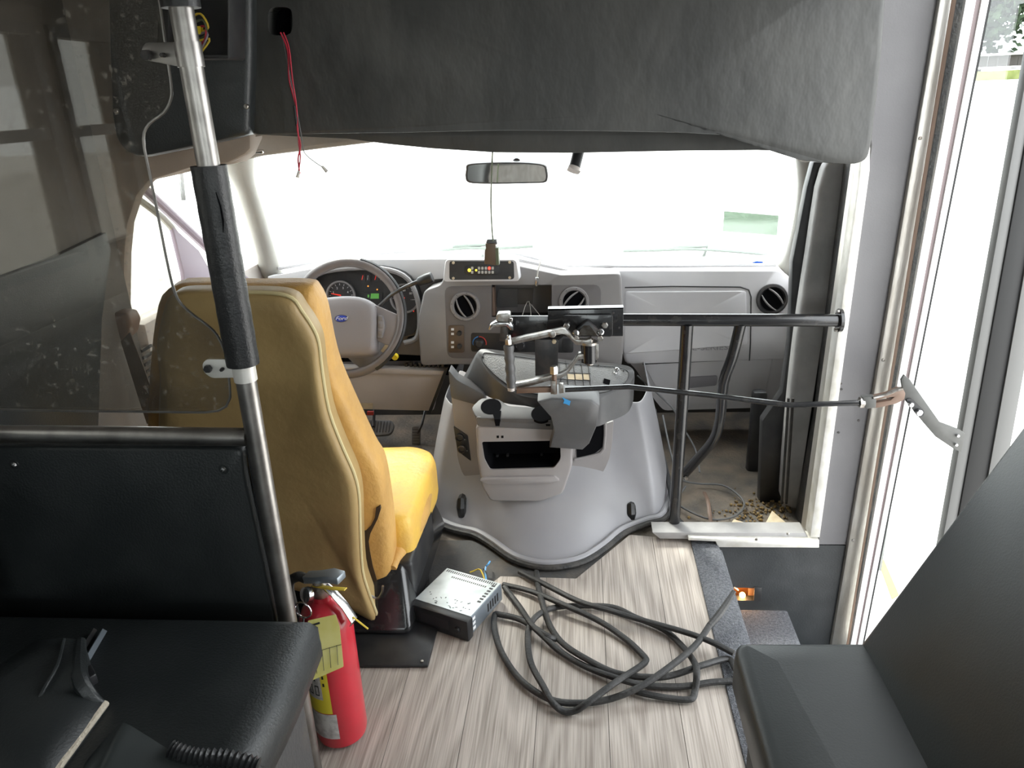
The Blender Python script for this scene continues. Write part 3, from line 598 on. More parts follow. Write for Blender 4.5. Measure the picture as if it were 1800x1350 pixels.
# knee panel, wiring gap
kp_ = obj('knee_panel', slab(rnd([(590, 650), (782, 652), (768, 690), (762, 723), (590, 719), (560, 690)], 4, 2), YP(2.62, -.18, .3), .04), 'beige_plastic', dash, bevel=.005)
obj('knee_ledge', slab([(590, 645), (784, 652), (781, 660), (590, 656)], YP(2.60, 0, .3), .04), 'beige_plastic', dash, bevel=.004)
obj('fuse_label', slab(R4(629, 709, 655, 719), YP(2.617, -.18, .3), .002), 'cream_plastic', dash)
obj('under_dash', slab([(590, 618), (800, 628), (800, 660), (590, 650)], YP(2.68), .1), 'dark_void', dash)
for k in range(9): obj('bracket', slab(R4(712 + k * 8, 640 - (k % 2) * 2, 716 + k * 8, 650), YP(2.63), .02), 'dark_metal', dash)
obj('side_trim', slab([(782, 648), (788, 645), (757, 728), (751, 728)], YP(2.58), .03), 'black_plastic', dash)
# ---- steering wheel
sw_ = thing('steering_wheel', 'grey steering wheel with oval emblem behind yellow seat', 'steering wheel', PY(610, 620, 2.45))
tl = math.radians(24); n_w = V((.0, -math.cos(tl), math.sin(tl)))
c_w = PY(609, 559, 2.40); s_w = V((1, 0, 0)); u_w = n_w.cross(s_w); u_w = u_w if u_w.z > 0 else -u_w
WP = Pl(c_w, n_w); Rw = .186
wp = lambda a, r=Rw, h=0: c_w + (s_w * math.cos(a) + u_w * math.sin(a)) * r + n_w * h
obj('rim', tube([wp(2 * PI * k / 60) for k in range(60)], .0155, 14, closed=True), 'wheel_rim', sw_)
obj('rim_edge', tube([wp(PI * .42 - PI * .75 * k / 24, Rw + .0105, .004) for k in range(25)], .0085, 8), 'black_plastic', sw_)
hubp = [(540, 560), (560, 530), (590, 522), (630, 522), (657, 534), (663, 560), (662, 600), (658, 622), (620, 627), (580, 626), (548, 618)]
hub = obj('airbag_pad', puff(smooth([(x, y, 0) for x, y in hubp], 3) and [(p.x, p.y) for p in smooth([(x, y, 0) for x, y in hubp], 3)], Pl(c_w + n_w * .012, n_w), .05, .028, prof=((1, 0), (.98, .45), (.93, .75), (.85, .9), (.6, 1), (.3, 1.02))), 'airbag', sw_, angle=60)
for sg in (1, -1):
    fx = lambda px: 609 + sg * (px - 609) if sg > 0 else 609 - (px - 609)
    obj('spoke', slab(smooth_ := rnd([(fx(655), 534), (fx(672), 541), (fx(697), 552), (fx(708), 556), (fx(706), 590), (fx(697), 612), (fx(684), 608), (fx(660), 598)], 5, 2), Pl(c_w + n_w * .006, n_w), .02), 'airbag', sw_, bevel=.004)
    b_ = obj('button_cluster', slab(rnd([(fx(664), 553), (fx(673), 555), (fx(676), 575), (fx(671), 594), (fx(663), 594)], 3, 2), Pl(c_w + n_w * .018, n_w), .014), 'grey_plastic', sw_, bevel=.002)
    for y in (560, 573, 586): obj('button', slab(R4(min(fx(665), fx(672)), y - 4, max(fx(665), fx(672)), y + 4), Pl(c_w + n_w * .02, n_w), .004), 'dash_plastic', b_, bevel=.001)
ec = Pl(c_w + n_w * .042, n_w).at(600, 560)
em = obj('emblem', lathe([(.0105, -.003), (.0105, .001), (.0095, .0015), (.0001, .0015)], ec, n_w, 28), 'ford_blue', sw_)
for v in em.data.vertices: v.co.x *= 1.95
eb = obj('emblem_rim', tube([ec + s_w * math.cos(2 * PI * k / 30) * .0215 + u_w * math.sin(2 * PI * k / 30) * .0113 for k in range(30)], .0014, 6, closed=True), 'chrome', em)
text('emblem_script', 'Ford', ec + n_w * .0025, s_w, u_w, .0165, 'white_print', em, .0004, shear=.35, sx=1.25)
text('airbag_word', 'AIRBAG', Pl(c_w + n_w * .0395, n_w).at(600, 596), s_w, u_w, .006, 'dash_plastic', sw_, .0005, sx=1.3)
obj('column_shroud', tube([c_w - n_w * .01 - u_w * .03, c_w - n_w * .12 - u_w * .05 + V((0, 0, -.01)), c_w - n_w * .25 - u_w * .08], [.055, .065, .07], 16, 2), 'dash_plastic', sw_)
st = thing('gear_lever', 'dark column gear lever with ridged knob right of the wheel', 'lever', c_w - n_w * .09)
obj('stalk', tube([c_w - n_w * .08 + s_w * .03, PY(670, 535, 2.44), PY(690, 517, 2.42), PY(716, 503, 2.42), PY(738, 494, 2.42)], [.006, .006, .006, .0065, .007], 8, 3), 'dark_metal', st)
a_, b__ = PY(734, 496, 2.42), PY(760, 487, 2.42)
obj('knob', tube([a_, a_ + (b__ - a_) * .1, a_ + (b__ - a_) * .45, a_ + (b__ - a_) * .55, a_ + (b__ - a_) * .95, b__], [.010, .0145, .0165, .0175, .0175, .015], 14), 'black_plastic', st)
ig = thing('ignition_key_tag', 'small cream tag and yellow knob hanging behind steering wheel', 'key tag', PY(680, 618, 2.5))
obj('tag', slab([(669, 617), (678, 604), (684, 607), (681, 621), (676, 622)], YP(2.48), .003), 'cream_plastic', ig); obj('knob', lathe([(.012, 0), (.012, .01), (.009, .014)], PY(695, 626, 2.50), BK, 14), 'yellow_knob', ig)
obj('strap', tube([PY(648, 622, 2.55), PY(651, 630, 2.54), PY(659, 638, 2.53)], .005, 6, 3, flat=.4), 'white_wire', ig)
# ---- pedals
pd = thing('brake_pedal', 'ribbed oval brake pedal under steering column', 'pedal', PY(664, 758, 2.70))
pp = Pl(PY(664, 748, 2.70), (0, -.6, .8))
obj('pad', slab(rnd([(641, 737), (690, 739), (693, 750), (686, 763), (660, 765), (636, 760)], 8, 4), pp, .015), 'pedal', pd, bevel=.002)
for k in range(9): obj('rib', tube([pp.at(644 + k * 5.3, 741) + pp.n * .001, pp.at(641 + k * 5.3, 760) + pp.n * .001], .0016, 5), 'dark_metal', pd)
obj('arm', tube([PY(660, 700, 2.78), PY(658, 725, 2.74), PY(656, 750, 2.69)], .006, 8), 'dark_metal', pd); obj('arm', tube([PY(638, 720, 2.76), PY(640, 745, 2.72)], .005, 8), 'dark_metal', pd)
obj('red_tab', slab(R4(645, 724, 656, 730), YP(2.72), .01), 'red_arc', pd)
ga = thing('accelerator_pedal', 'narrow ribbed accelerator pedal beside engine cover', 'pedal', PY(731, 780, 2.6))
obj('pad', slab(rnd([(724, 750), (739, 750), (738, 783), (723, 783)], 3, 2), YP(2.68, .5, .0), .012), 'pedal', ga, bevel=.001)
for k in range(6): obj('rib', tube([YP(2.676, .5).at(725, 755 + k * 5), YP(2.676, .5).at(737, 755 + k * 5)], .0013, 5), 'dark_metal', ga)
obj('arm', tube([PY(748, 720, 2.75), PY(742, 745, 2.70), PY(733, 765, 2.7)], .005, 8), 'dark_metal', ga)
# ================================================================== ENGINE COVER
ev = thing('engine_cover', 'light grey moulded engine cover bulging into the cab floor', 'engine cover', (-.09, 2.1, 0))
base = [PZ(754, 880, 0).xy, PZ(768, 908, 0).xy, PZ(800, 926, 0).xy, PZ(840, 936, 0).xy, PZ(868, 952, 0).xy, PZ(905, 978, 0).xy, PZ(945, 990, 0).xy, PZ(985, 990, 0).xy, PZ(1025, 980, 0).xy, PZ(1060, 957, 0).xy, PZ(1090, 932, 0).xy, PZ(1130, 916, 0).xy, PZ(1160, 905, 0).xy, PZ(1175, 860, 0).xy]
bz = smooth([V((p.x, p.y, 0)) for p in base], 4, False)
topz = [(.0, 1.0), (.03, .992), (.08, .975), (.14, .94), (.20, .90), (.26, .85), (.31, .79), (.335, .74)]
rings = []
cx = (bz[0].x + bz[-1].x) / 2; n_b = len(bz)
for h, s in topz:
    r = []
    for i, p in enumerate(bz):
        t = i / (n_b - 1) * 2 - 1                                    # -1 left .. 1 right
        fb = 2.22 + .30 * h / .42 * 1                                # recede towards the dash
        x = cx + (p.x - cx) * (.5 + .5 * s) + .0
        # narrows towards the top on both sides
        x = cx + (p.x - cx) * (1 - .22 * (h / .42) ** 1.3)
        nose = max(0, 2.12 - p.y) * math.exp(-h / .09)               # the nose dies out upward
        y = min(p.y, 2.12) * 0 + 2.12 - nose + (max(0, p.y - 2.12)) + (h ** 1.15) * .55 * (1 - .35 * abs(t) ** 3)
        r.append(V((x, y, h)))
    r.append(V((r[-1].x, 2.9, h))); r.insert(0, V((r[0].x, 2.9, h)))
    rings.append(r)
body = NB(); loft(rings, body, closed=False)
eo = obj('cover_shell', body, 'cowl_plastic', ev, angle=70); md = eo.modifiers.new('thick', 'SOLIDIFY'); md.thickness = .006; md.offset = 1
s2_ = eo.modifiers.new('sub', 'SUBSURF'); s2_.levels = 1; s2_.render_levels = 2
c_b = V((cx, 2.5, 0))
fl = [p + (p - c_b).normalized() * .012 for p in bz]
obj('rubber_seal', tube([V((p.x, p.y, .010)) for p in fl], .011, 8), 'cowl_plastic', ev); obj('seal_lip', tube([V((p.x, p.y, .006)) + (p - c_b).normalized() * .016 for p in fl], .009, 8), 'seal_rubber', ev)
for k, pz in enumerate(([PY(955 - 58, 925, 2.03), PY(920, 955, 1.98), PY(945, 968, 1.96)], [PY(1050, 900, 2.05), PY(1030, 935, 2.0), PY(1000, 955, 1.975)])):
    pass
for px, py, sg in ((812, 893, 1), (1109, 903, 1)):
    p = PY(px, py, 2.085 if px < 900 else 2.10)
    la = obj('latch', tube([p + V((0, .03, .024)), p + V((0, 0, .026)), p + V((0, -.012, .008)), p + V((0, -.012, -.022))], [.012, .0145, .0155, .012], 8), 'latch_black', ev)
    obj('latch_catch', tube([p + V((.004, .0, -.014)), p + V((.004, -.008, -.045))], [.006, .004], 8), 'latch_black', la); obj('latch_side', box(p.x + .008, p.x + .014, p.y - .012, p.y + .02, p.z - .03, p.z + .026), 'latch_black', la, bevel=.002)
# ---- console bolted on the engine cover
cs = thing('centre_console', 'grey plastic console with open storage bin below cup holders', 'console', PY(920, 885, 2.12))
K1 = YP(2.03, -.05, .2); K2 = YP(2.14, -.05, .2)
# side wings behind
obj('side_body', slab(rnd([(792, 684), (830, 702), (848, 712), (1000, 748), (1050, 750), (1079, 740), (1078, 750), (1076, 780), (1072, 805), (1060, 832), (1030, 850), (850, 850), (815, 838), (805, 810)], 10, 3), K2, .16), 'console_lower', cs, bevel=.008, bseg=3)
obj('side_ledge', slab(rnd([(788, 650), (803, 668), (852, 694), (852, 716), (793, 700)], 4, 2), YP(2.13, -.05, .2), .05), 'console_upper', cs, bevel=.006)
bo = slab(rnd([(836, 748), (1008, 754), (1006, 820), (990, 868), (950, 883), (862, 882), (846, 855), (838, 800)], 6, 2), K1, .22)
bin_ = obj('bin_body', bo, 'console_lower', cs, bevel=.008, bseg=3)
cut(bin_, slab(rnd([(843, 791), (984, 789), (985, 822), (973, 838), (858, 841), (848, 822)], 4, 2), Pl((0, 1.98, .2), K1.n), .17))
BP0 = Pl((0, 1.98, .2), K1.n); bo_ = [BP0.at(*p) for p in rnd([(843, 791), (984, 789), (985, 822), (973, 838), (858, 841), (848, 822)], 4, 2)]; bc_ = sum(bo_, V()) / len(bo_)
sc_ = lambda k, d: [bc_ + (p - bc_) * k - K1.n * d for p in bo_]
lin = obj('bin_shade', add_poly(NB(), sc_(1.015, .056), sc_(1.015, .150)), 'dark_void', cs)  # added shell, its near-black colour stands for shade inside the bin
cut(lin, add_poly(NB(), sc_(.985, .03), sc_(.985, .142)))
for px in (872, 890, 950): obj('bin_rib', slab(R4(px, 800, px + 4, 826), Pl((0, 2.105, .2), K1.n), .012), 'black_plastic', cs)
obj('bin_edge', slab(rnd([(850, 840), (975, 838), (985, 846), (965, 850), (860, 852), (842, 846)], 3, 2), Pl((0, 2.02, .2), K1.n), .02), 'console_lower', cs, bevel=.003)
KF = Pl(K1.p + K1.n * .006, K1.n)
obj('deck_front', slab(rnd([(836, 733), (1006, 738), (1008, 758), (839, 750)], 4, 2), KF, .02), 'console_upper', cs, bevel=.003)
CDp = Pl(KF.at(836, 734), (0, -.42, .9))
obj('cup_holder_deck', slab(rnd([(846, 699), (878, 701), (892, 713), (1004, 720), (1008, 739), (838, 735), (828, 716)], 6, 2), CDp, .02), 'console_upper', cs, bevel=.003)
CD2 = Pl(CDp.p + CDp.n * .0015, CDp.n)
for px, py in ((863, 714), (952, 727)):
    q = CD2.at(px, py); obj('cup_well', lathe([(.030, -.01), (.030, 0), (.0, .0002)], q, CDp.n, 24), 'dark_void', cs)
    obj('cup_slot', slab([(px + 2, py + 8), (px + 18, py + 8), (px + 16, 737), (px + 6, 737)], CD2, .01), 'dark_void', cs); obj('cup_slot', slab([(px + 5, 735), (px + 17, 735), (px + 15, 749), (px + 8, 749)], Pl(KF.p + KF.n * .001, KF.n), .004), 'dark_void', cs)
for px in (873, 881): obj('clip_hole', slab(R4(px, 766, px + 4, 770), Pl(K1.p + K1.n * .001, K1.n), .002), 'dark_void', cs)
# right open pocket
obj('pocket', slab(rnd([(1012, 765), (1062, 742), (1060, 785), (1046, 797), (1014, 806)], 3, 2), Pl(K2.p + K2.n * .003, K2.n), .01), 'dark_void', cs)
obj('pocket_lip', tube([Pl(K2.p + K2.n * .004, K2.n).at(*p) for p in ((1010, 808), (1045, 800), (1062, 788), (1064, 742))], .005, 8, 2), 'console_lower', cs)
# power outlets, left cheek
op = obj('outlet_panel', slab(rnd([(797, 749), (822, 766), (828, 811), (804, 793)], 2, 2), Pl(K2.p + K2.n * .003, K2.n), .008), 'black_plastic', cs, bevel=.001)
for px, py in ((808, 769), (812, 789)):
    q = Pl(K2.p + K2.n * .004, K2.n).at(px, py); obj('power_outlet', lathe([(.0135, 0), (.0135, .006), (.010, .007), (.009, .001), (0, .001)], q, BK, 16), 'dark_metal', op); bolt('rivet', q + V((.016, -.002, -.005)), BK, .002, op, 'zinc', .002, False)
# ---- broken loose tray on top
tr = thing('console_tray', 'loose tilted grey tray lid lying on top of the console', 'tray', PY(950, 740, 2.05))
nt_ = V((.05, -.62, .78)); TP = Pl(PY(960, 665, 2.13), nt_)
T_px = [(843, 614), (900, 619), (1000, 633), (1086, 640), (1113, 648), (1113, 666), (1096, 682), (1066, 695), (1050, 703), (1000, 702), (950, 702), (905, 693), (866, 664), (846, 636)]
B_px = [(815, 662), (900, 650), (1000, 665), (1086, 675), (1112, 690), (1110, 714), (1098, 729), (1068, 742), (1048, 750), (1000, 752), (964, 735), (935, 716), (885, 708), (838, 686)]
def tri(P, n=4): return smooth([V((a_, b_, 0)) for a_, b_ in P], n)
TPb = Pl(TP.p - nt_.normalized() * .055, nt_)
rt = [TP.at(p.x, p.y) for p in tri(T_px)]; rbt = [TPb.at(p.x, p.y) for p in tri(B_px)]; pc = sum(rt, V()) / len(rt)
bm = NB(); loft([rbt, [a_ + (b_ - a_) * .12 for a_, b_ in zip(rt, rbt)], [a_ + (b_ - a_) * .03 + (pc - a_) * .004 for a_, b_ in zip(rt, rbt)], [pc + (p - pc) * .985 + nt_.normalized() * .002 for p in rt], [pc + (p - pc) * .5 + nt_.normalized() * .002 for p in rt]], bm)
obj('tray_body', bm, 'tray_grey', tr, angle=60)
TPf = Pl(TP.p + nt_.normalized() * .004, nt_)
inn = [(848, 619), (900, 625), (1000, 639), (1086, 645), (1106, 652), (1104, 668), (1088, 682), (1062, 690), (1000, 695), (950, 694), (905, 686), (870, 660), (846, 634)]
ti = obj('tray_surface', slab(rnd(inn, 9, 3), TPf, .004), 'tray_top', tr, bevel=.001)
obj('tray_groove', tube([Pl(TPf.p + nt_ * .0006, nt_).at(*p) for p in rnd(inn, 9, 3)], .0013, 5, closed=True), 'black_plastic', tr)
TPg = Pl(TPf.p + nt_ * .0015, nt_)
for y0, y1 in ((657, 667), (688, 696)): 
    for a, b in ((996, 1009), (1011, 1023), (1025, 1036)): obj('worn_slat', slab([(a, y0), (b, y0 + 1), (b + 1, y1 + 1), (a + 1, y1)], TPg, .002), 'cream_plastic', tr)
for px in (985, 997, 1010, 1024, 1036): obj('grid_line', tube([TPg.at(px - 3, 634), TPg.at(px, 660), TPg.at(px + 4, 696)], .0011, 5), 'dark_metal', tr)
for py in (655, 667, 687): obj('grid_line', tube([TPg.at(950, py - 2), TPg.at(1038, py + 2)], .0011, 5), 'dark_metal', tr)
kb = TPg.at(1082, 655); obj('ball_stud', lathe([(.006, 0), (.004, .004), (.007, .010), (.006, .016), (.001, .019)], kb, (.3, -.3, .9), 12), 'chrome', tr)
obj('notch', slab([(1062, 665), (1073, 668), (1071, 677), (1060, 673)], TPg, .003), 'dark_void', tr)
for px, py in ((849, 627), (1096, 652), (1052, 642)): bolt('screw', TPg.at(px, py), nt_, .0025, tr, 'dark_metal', .002, False)
# lower front lip hanging forward
lipp = rnd([(948, 706), (1050, 716), (1048, 752), (1034, 782), (1022, 790), (964, 786), (972, 762)], 6, 3)
LP = Pl(PY(1000, 740, 1.98), (0, -.97, -.2))
obj('tray_front', puff([(945, 704), (970, 698), (1040, 702), (1054, 712), (1050, 745), (1036, 778), (1024, 789), (966, 785), (974, 755), (968, 730)], LP, .07, .010, prof=((1, 0), (.985, .5), (.95, .9), (.5, 1))), 'tray_grey', tr, angle=50)
obj('blue_smear', slab([(988, 698), (996, 702), (1003, 705), (1001, 713), (995, 710), (990, 709), (992, 704)], Pl(LP.at(996, 706) + V((0, -.016, .004)), (0, -.7, .7)), .001), 'blue_paint', tr)
# ================================================================== DRIVER SEAT
ds = thing('driver_seat', 'worn yellow vinyl driver seat seen from behind, torn at the side', 'seat', (-.62, 1.62, 0))
tb = math.radians(7)
BPl = Pl((0, 1.50, .5), (0, -math.cos(tb), -math.sin(tb)))       # back leans to the rear at the top
def bp(dy): return Pl((0, 1.50 + dy, .5), BPl.n)
cush = [(296, 508), (360, 501), (440, 503), (532, 503), (552, 514), (566, 545), (578, 605), (590, 648), (612, 700), (652, 785), (668, 812), (677, 850), (686, 915), (690, 968), (690, 1010), (683, 1034), (672, 1036), (650, 1010), (500, 1010), (300, 1000), (262, 900), (262, 700), (274, 560)]
sc2 = smooth([(x, y, 0) for x, y in cush], 3)
obj('backrest', puff([(p.x, p.y) for p in sc2], bp(.075), .055, .03, prof=((1, 0), (.985, .4), (.95, .7), (.88, .9), (.6, 1), (.3, 1))), 'yellow_vinyl', ds, angle=70)
pan = [(290, 540), (300, 520), (330, 513), (400, 514), (478, 515), (514, 524), (530, 545), (548, 572), (560, 600), (566, 650), (578, 720), (600, 780), (622, 830), (631, 870), (633, 930), (637, 1000), (648, 1040), (664, 1088), (640, 1080), (600, 1058), (560, 1045), (500, 1030), (400, 1020), (300, 1000), (284, 900), (281, 745), (283, 660), (278, 600)]
sp2 = smooth([(x, y, 0) for x, y in pan], 3)
obj('back_panel', puff([(p.x, p.y) for p in sp2], bp(-.0), .045, .022, prof=((1, 0), (.99, .5), (.96, .85), (.90, 1), (.8, .9), (.5, .55), (.2, .5))), 'olive_vinyl', ds, angle=70)
obj('piping', tube([bp(-.004).at(p.x - .5, p.y) for p in sp2[9:66]], .0042, 8), 'piping', ds)
obj('back_shell', slab([(300, 540), (545, 560), (600, 800), (650, 1000), (660, 1040), (640, 1050), (300, 1000)], bp(.05), .05), 'foam_tear', ds)
# tear in the side foam
T_ = bp(.045)
obj('tear', slab(smooth_t := [(661, 893), (668, 890), (669, 896), (664, 912), (657, 926), (651, 938), (648, 952), (650, 968), (655, 995), (665, 1030), (655, 1028), (644, 1000), (636, 960), (634, 935), (644, 932), (652, 924), (659, 910)], T_, .03), 'foam_tear', ds)
obj('frame_hook', tube([bp(0).at(650, 1046), bp(0).at(664, 1052), bp(0).at(672, 1040), bp(0).at(673, 1030)], .003, 8, 3), 'steel', ds)
# seat cushion
zt_ = .26
cq = [PZ(650, 790, zt_) + V((-.30, 0, 0)), PZ(733, 783, zt_), PZ(757, 784, zt_ + .01), PZ(768, 806, zt_), V((PZ(692, 985, zt_).x, 1.66, 0)), V((PZ(692, 985, zt_).x - .46, 1.66, 0))]
P0 = [V((p.x, p.y, zt_)) for p in cq]
def ringz(s, z, dx=0): c = sum(P0, V()) / len(P0); return [V((c.x + (p.x - c.x) * s + dx, c.y + (p.y - c.y) * s, z)) for p in rp]
rp = [V((p.x, p.y, zt_)) for p in rnd([q_.xy for q_ in P0], .035, 4)]
bm = loft([ringz(.92, .125), ringz(.975, .135), ringz(1.0, .16), ringz(1.0, .22), ringz(.995, .24), ringz(.975, .254), ringz(.92, .262), ringz(.75, .262), ringz(.5, .256), ringz(.2, .252)])
obj('seat_cushion', bm, 'cushion_vinyl', ds, angle=70)
obj('side_bolster', tube([PZ(752, 825, .21), PZ(735, 890, .19), PZ(712, 940, .17), PZ(690, 1000, .15)], [.012, .036, .036, .010], 12, 4), 'yellow_vinyl', ds)
for k in range(9): obj('stitch', tube([PZ(683 + k * 3.6, 896 + (k % 2) * 1.5, .260), PZ(686 + k * 3.6, 895.5, .260)], .0012, 5), 'foam_tear', ds)
rg_ = lambda x0, x1, y0, y1, z: [V((x0, y0, z)), V((x1, y0, z)), V((x1, y1, z)), V((x0, y1, z))]
ped = obj('pedestal', add_poly(NB(), rg_(-.84, -.425, 1.52, 2.05, .012), rg_(-.82, -.455, 1.615, 2.0, .16)), 'black_paint', ds, bevel=.022, bseg=4)
obj('recliner_cover', box(-.475, -.435, 1.62, 1.9, .014, .16), 'black_plastic', ds, bevel=.012, bseg=3)
bp0 = [PZ(625, 1169, .01), PZ(752, 1169, .01), PZ(770, 1100, .01), PZ(748, 975, .01), PZ(600, 975, .01)]
obj('floor_plate', add_poly(NB(), bp0, [p - V((0, 0, .009)) for p in bp0]), 'black_plastic', ds, bevel=.003)
bolt('bolt', PZ(742, 1163, .011), (0, 0, 1), .004, ds, 'zinc', .003)
# driver belt
sb = thing('seat_belt', 'brown seat belt hanging from pillar beside driver seat', 'seat belt', PY(250, 745, 1.75))
obj('retractor_cover', puff(rnd([(200, 548), (226, 550), (234, 566), (228, 592), (212, 602), (196, 600), (186, 570)], 6, 3), YP(1.83), .04, .008), 'brown_trim', sb)
obj('guide', slab([(182, 565), (200, 560), (205, 604), (196, 606)], YP(1.82), .02), 'black_plastic', sb, bevel=.003)
obj('webbing', slab([(212, 600), (228, 584), (250, 640), (280, 722), (278, 745), (258, 745), (240, 690)], YP(1.80), .004), 'belt', sb)
obj('webbing', slab([(192, 604), (206, 606), (224, 690), (236, 745), (218, 745), (202, 670)], YP(1.82), .004), 'belt', sb)
obj('pillar_cover', slab(smooth_p := rnd([(170, 545), (186, 548), (180, 745), (150, 745)], 5, 2), YP(1.86), .03), 'black_plastic', sb, bevel=.004)
# ================================================================== HANDRAIL AND DOOR CONTROL
hr = thing('handrail', 'black tubular handrail with two posts across the passenger footwell', 'handrail', (.3, 1.99, 0))
YR = 1.96
obj('rail', tube([PY(965, 556, YR), PY(1092, 562, YR), PY(1474, 563, YR)], .0165, 16), 'black_paint', hr)
obj('post', tube([PY(1208, 570, YR), PY(1200, 700, YR + .01), PZ(1184, 934, 0)], .0165, 16), 'black_paint', hr)
obj('post', tube([PY(1302, 568, YR), PY(1288, 625, YR + .03), PY(1272, 672, YR + .07), PY(1266, 735, YR + .12), PY(1255, 772, YR + .16), PY(1228, 805, YR + .20), PY(1202, 834, YR + .22)], .0150, 14, 3), 'black_paint', hr)
obj('flange', lathe([(.030, -.004), (.030, .004), (.018, .006)], PY(1476, 563, YR), (-1, 0, 0), 20), 'black_paint', hr)
for dz in (-.024, .024): bolt('bolt', PY(1474, 563, YR) + V((-.004, -.004, dz)), (-1, 0, 0), .005, hr, 'zinc', .006)
obj('foot_flange', lathe([(.024, 0), (.024, .004), (.018, .012)], PZ(1184, 934, 0), (0, 0, 1), 18), 'black_paint', hr)
obj('bolt', lathe([(.006, 0), (.005, .008)], PY(1206, 840, YR + .20), BK, 6), 'zinc', hr)
dc = thing('door_opener', 'manual door opener with black plates and hinged ribbed grip lever', 'door opener', PY(985, 640, 1.86))
A1 = YP(1.925); A2 = YP(1.915); A3 = YP(1.90)
obj('back_plate', slab([(963, 543), (1096, 541), (1095, 591), (963, 592)], A1, .008), 'black_paint', dc, bevel=.001)
obj('back_plate', slab([(893, 556), (990, 556), (990, 592), (980, 600), (893, 600)], Pl(A1.p + V((0, .012, 0)), A1.n), .008), 'black_paint', dc, bevel=.001)
obj('top_flange', box(PY(963, 543, 1.925).x, PY(1096, 541, 1.925).x, 1.925, 1.95, PY(1000, 543, 1.925).z - .003, PY(1000, 543, 1.925).z + .001), 'black_paint', dc)
obj('front_plate', slab(rnd(R4(989, 553, 1077, 592), 5, 3), A2, .008), 'black_paint', dc, bevel=.0015)
for px, py in ((996, 572), (1063, 571)): bolt('bolt', A2.at(px, py), BK, .0085, dc, 'zinc', .008)
for px, py in ((1100, 572), (1090, 546)): bolt('bolt', A1.at(px - 12, py + 4), BK, .003, dc, 'dark_metal', .003)
obj('drop_plate', slab([(940, 597), (981, 597), (981, 660), (941, 661)], A3, .006), 'dark_metal', dc, bevel=.001)
# cone bracket and pivot
pv = PY(1036, 600, 1.86); pvb = PY(1035, 640, 1.86)
obj('bracket', slab([(1030, 565), (1034, 565), (1054, 582), (1060, 588), (1055, 592), (1037, 590), (1015, 590), (1010, 586), (1012, 581)], YP(1.89), .02), 'dark_metal', dc, bevel=.002)
obj('gusset', add_poly(NB(), [PY(1032, 566, 1.90), PY(1050, 590, 1.86), PY(1052, 590, 1.90)], [PY(1030, 566, 1.90), PY(1014, 590, 1.86), PY(1012, 590, 1.90)]), 'zinc', dc)
obj('pivot_barrel', lathe([(.0205, 0), (.0205, -.048), (.018, -.05)], PY(1035, 604, 1.86), (0, 0, 1), 20), 'black_paint', dc)
obj('pivot_washer', lathe([(.0225, -.003), (.0225, .003), (.012, .004), (.012, .009), (.003, .010)], PY(1035, 602, 1.86), (0, 0, 1), 20), 'zinc', dc)
obj('pivot_cover', slab([(1046, 605), (1052, 604), (1052, 630), (1047, 634)], YP(1.85), .01), 'zinc', dc, bevel=.001)
for px in (1012, 1054): obj('clamp_bolt', lathe([(.0085, 0), (.0085, .012), (.005, .014), (.005, .018)], PY(px, 586 if px < 1030 else 584, 1.862), (0 if px < 1030 else .2, -.8, .3), 8), 'chrome', dc); bolt('clamp_nut', PY(px + 1, 594, 1.86), BK, .0075, dc, 'zinc', .008)
obj('lower_nut', lathe([(.010, 0), (.010, -.012), (.006, -.016)], PY(1037, 632, 1.86), (0, 0, 1), 6), 'zinc', dc)
lev = YP(1.845)
def strap(name, pts, th, m, y=1.845, par=dc):  # flat bar following a centre line, width th px
    a = [(p[0], p[1] - th / 2) for p in pts]; b = [(p[0], p[1] + th / 2) for p in reversed(pts)]
    return obj(name, slab(a + b, YP(y), .022), m, par, bevel=.0012)
strap('lever_arm', [(892, 604), (925, 596), (965, 588), (988, 583), (994, 584), (1003, 592), (1012, 602), (1030, 603), (1040, 600)], 9, 'zinc')
strap('lever_arm', [(893, 681), (930, 675), (965, 665), (985, 661), (996, 655), (1008, 640), (1017, 627), (1036, 627)], 9, 'zinc')
gp = [PY(894 + k * .25, 607 + k * 3.65, 1.838) for k in range(21)]
obj('grip', tube(gp, [.0125 + .0012 * math.sin(k * 1.25) for k in range(21)], 14), 'tray_grey', dc)
bolt('grip_nut', PY(894, 604, 1.838), (0, 0, 1), .009, dc, 'zinc', .012); bolt('grip_bolt', PY(895, 597, 1.838), (0, 0, 1), .0055, dc, 'chrome', .012, False)
obj('grip_cap', lathe([(.010, 0), (.010, -.008), (.006, -.010)], PY(899, 681, 1.838), (0, 0, 1), 12), 'beige_plastic', dc)
bolt('arm_bolt', PY(971, 587, 1.842), BK, .009, dc, 'zinc', .005, False); bolt('arm_nut', PY(974, 600, 1.88), BK, .006, dc, 'cream_plastic', .006)
sa = thing('latch_hook', 'worn silver latch block with curved hook at the left plate end', 'latch', PY(883, 590, 1.9))
obj('block', slab(rnd([(873, 552), (896, 551), (898, 573), (871, 575)], 3, 2), YP(1.905), .03), 'zinc', sa, bevel=.002)
obj('hook', slab([(871, 566), (894, 566), (902, 574), (903, 582), (897, 581), (892, 575), (880, 572), (868, 575), (862, 581), (858, 580), (861, 571)], YP(1.895), .03), 'chrome', sa, bevel=.003)
obj('mount', slab([(880, 574), (891, 574), (893, 600), (878, 600)], YP(1.91), .02), 'dark_metal', sa, bevel=.001)
bolt('bolt', PY(897, 563, 1.90), (1, 0, 0), .006, sa, 'zinc', .006)
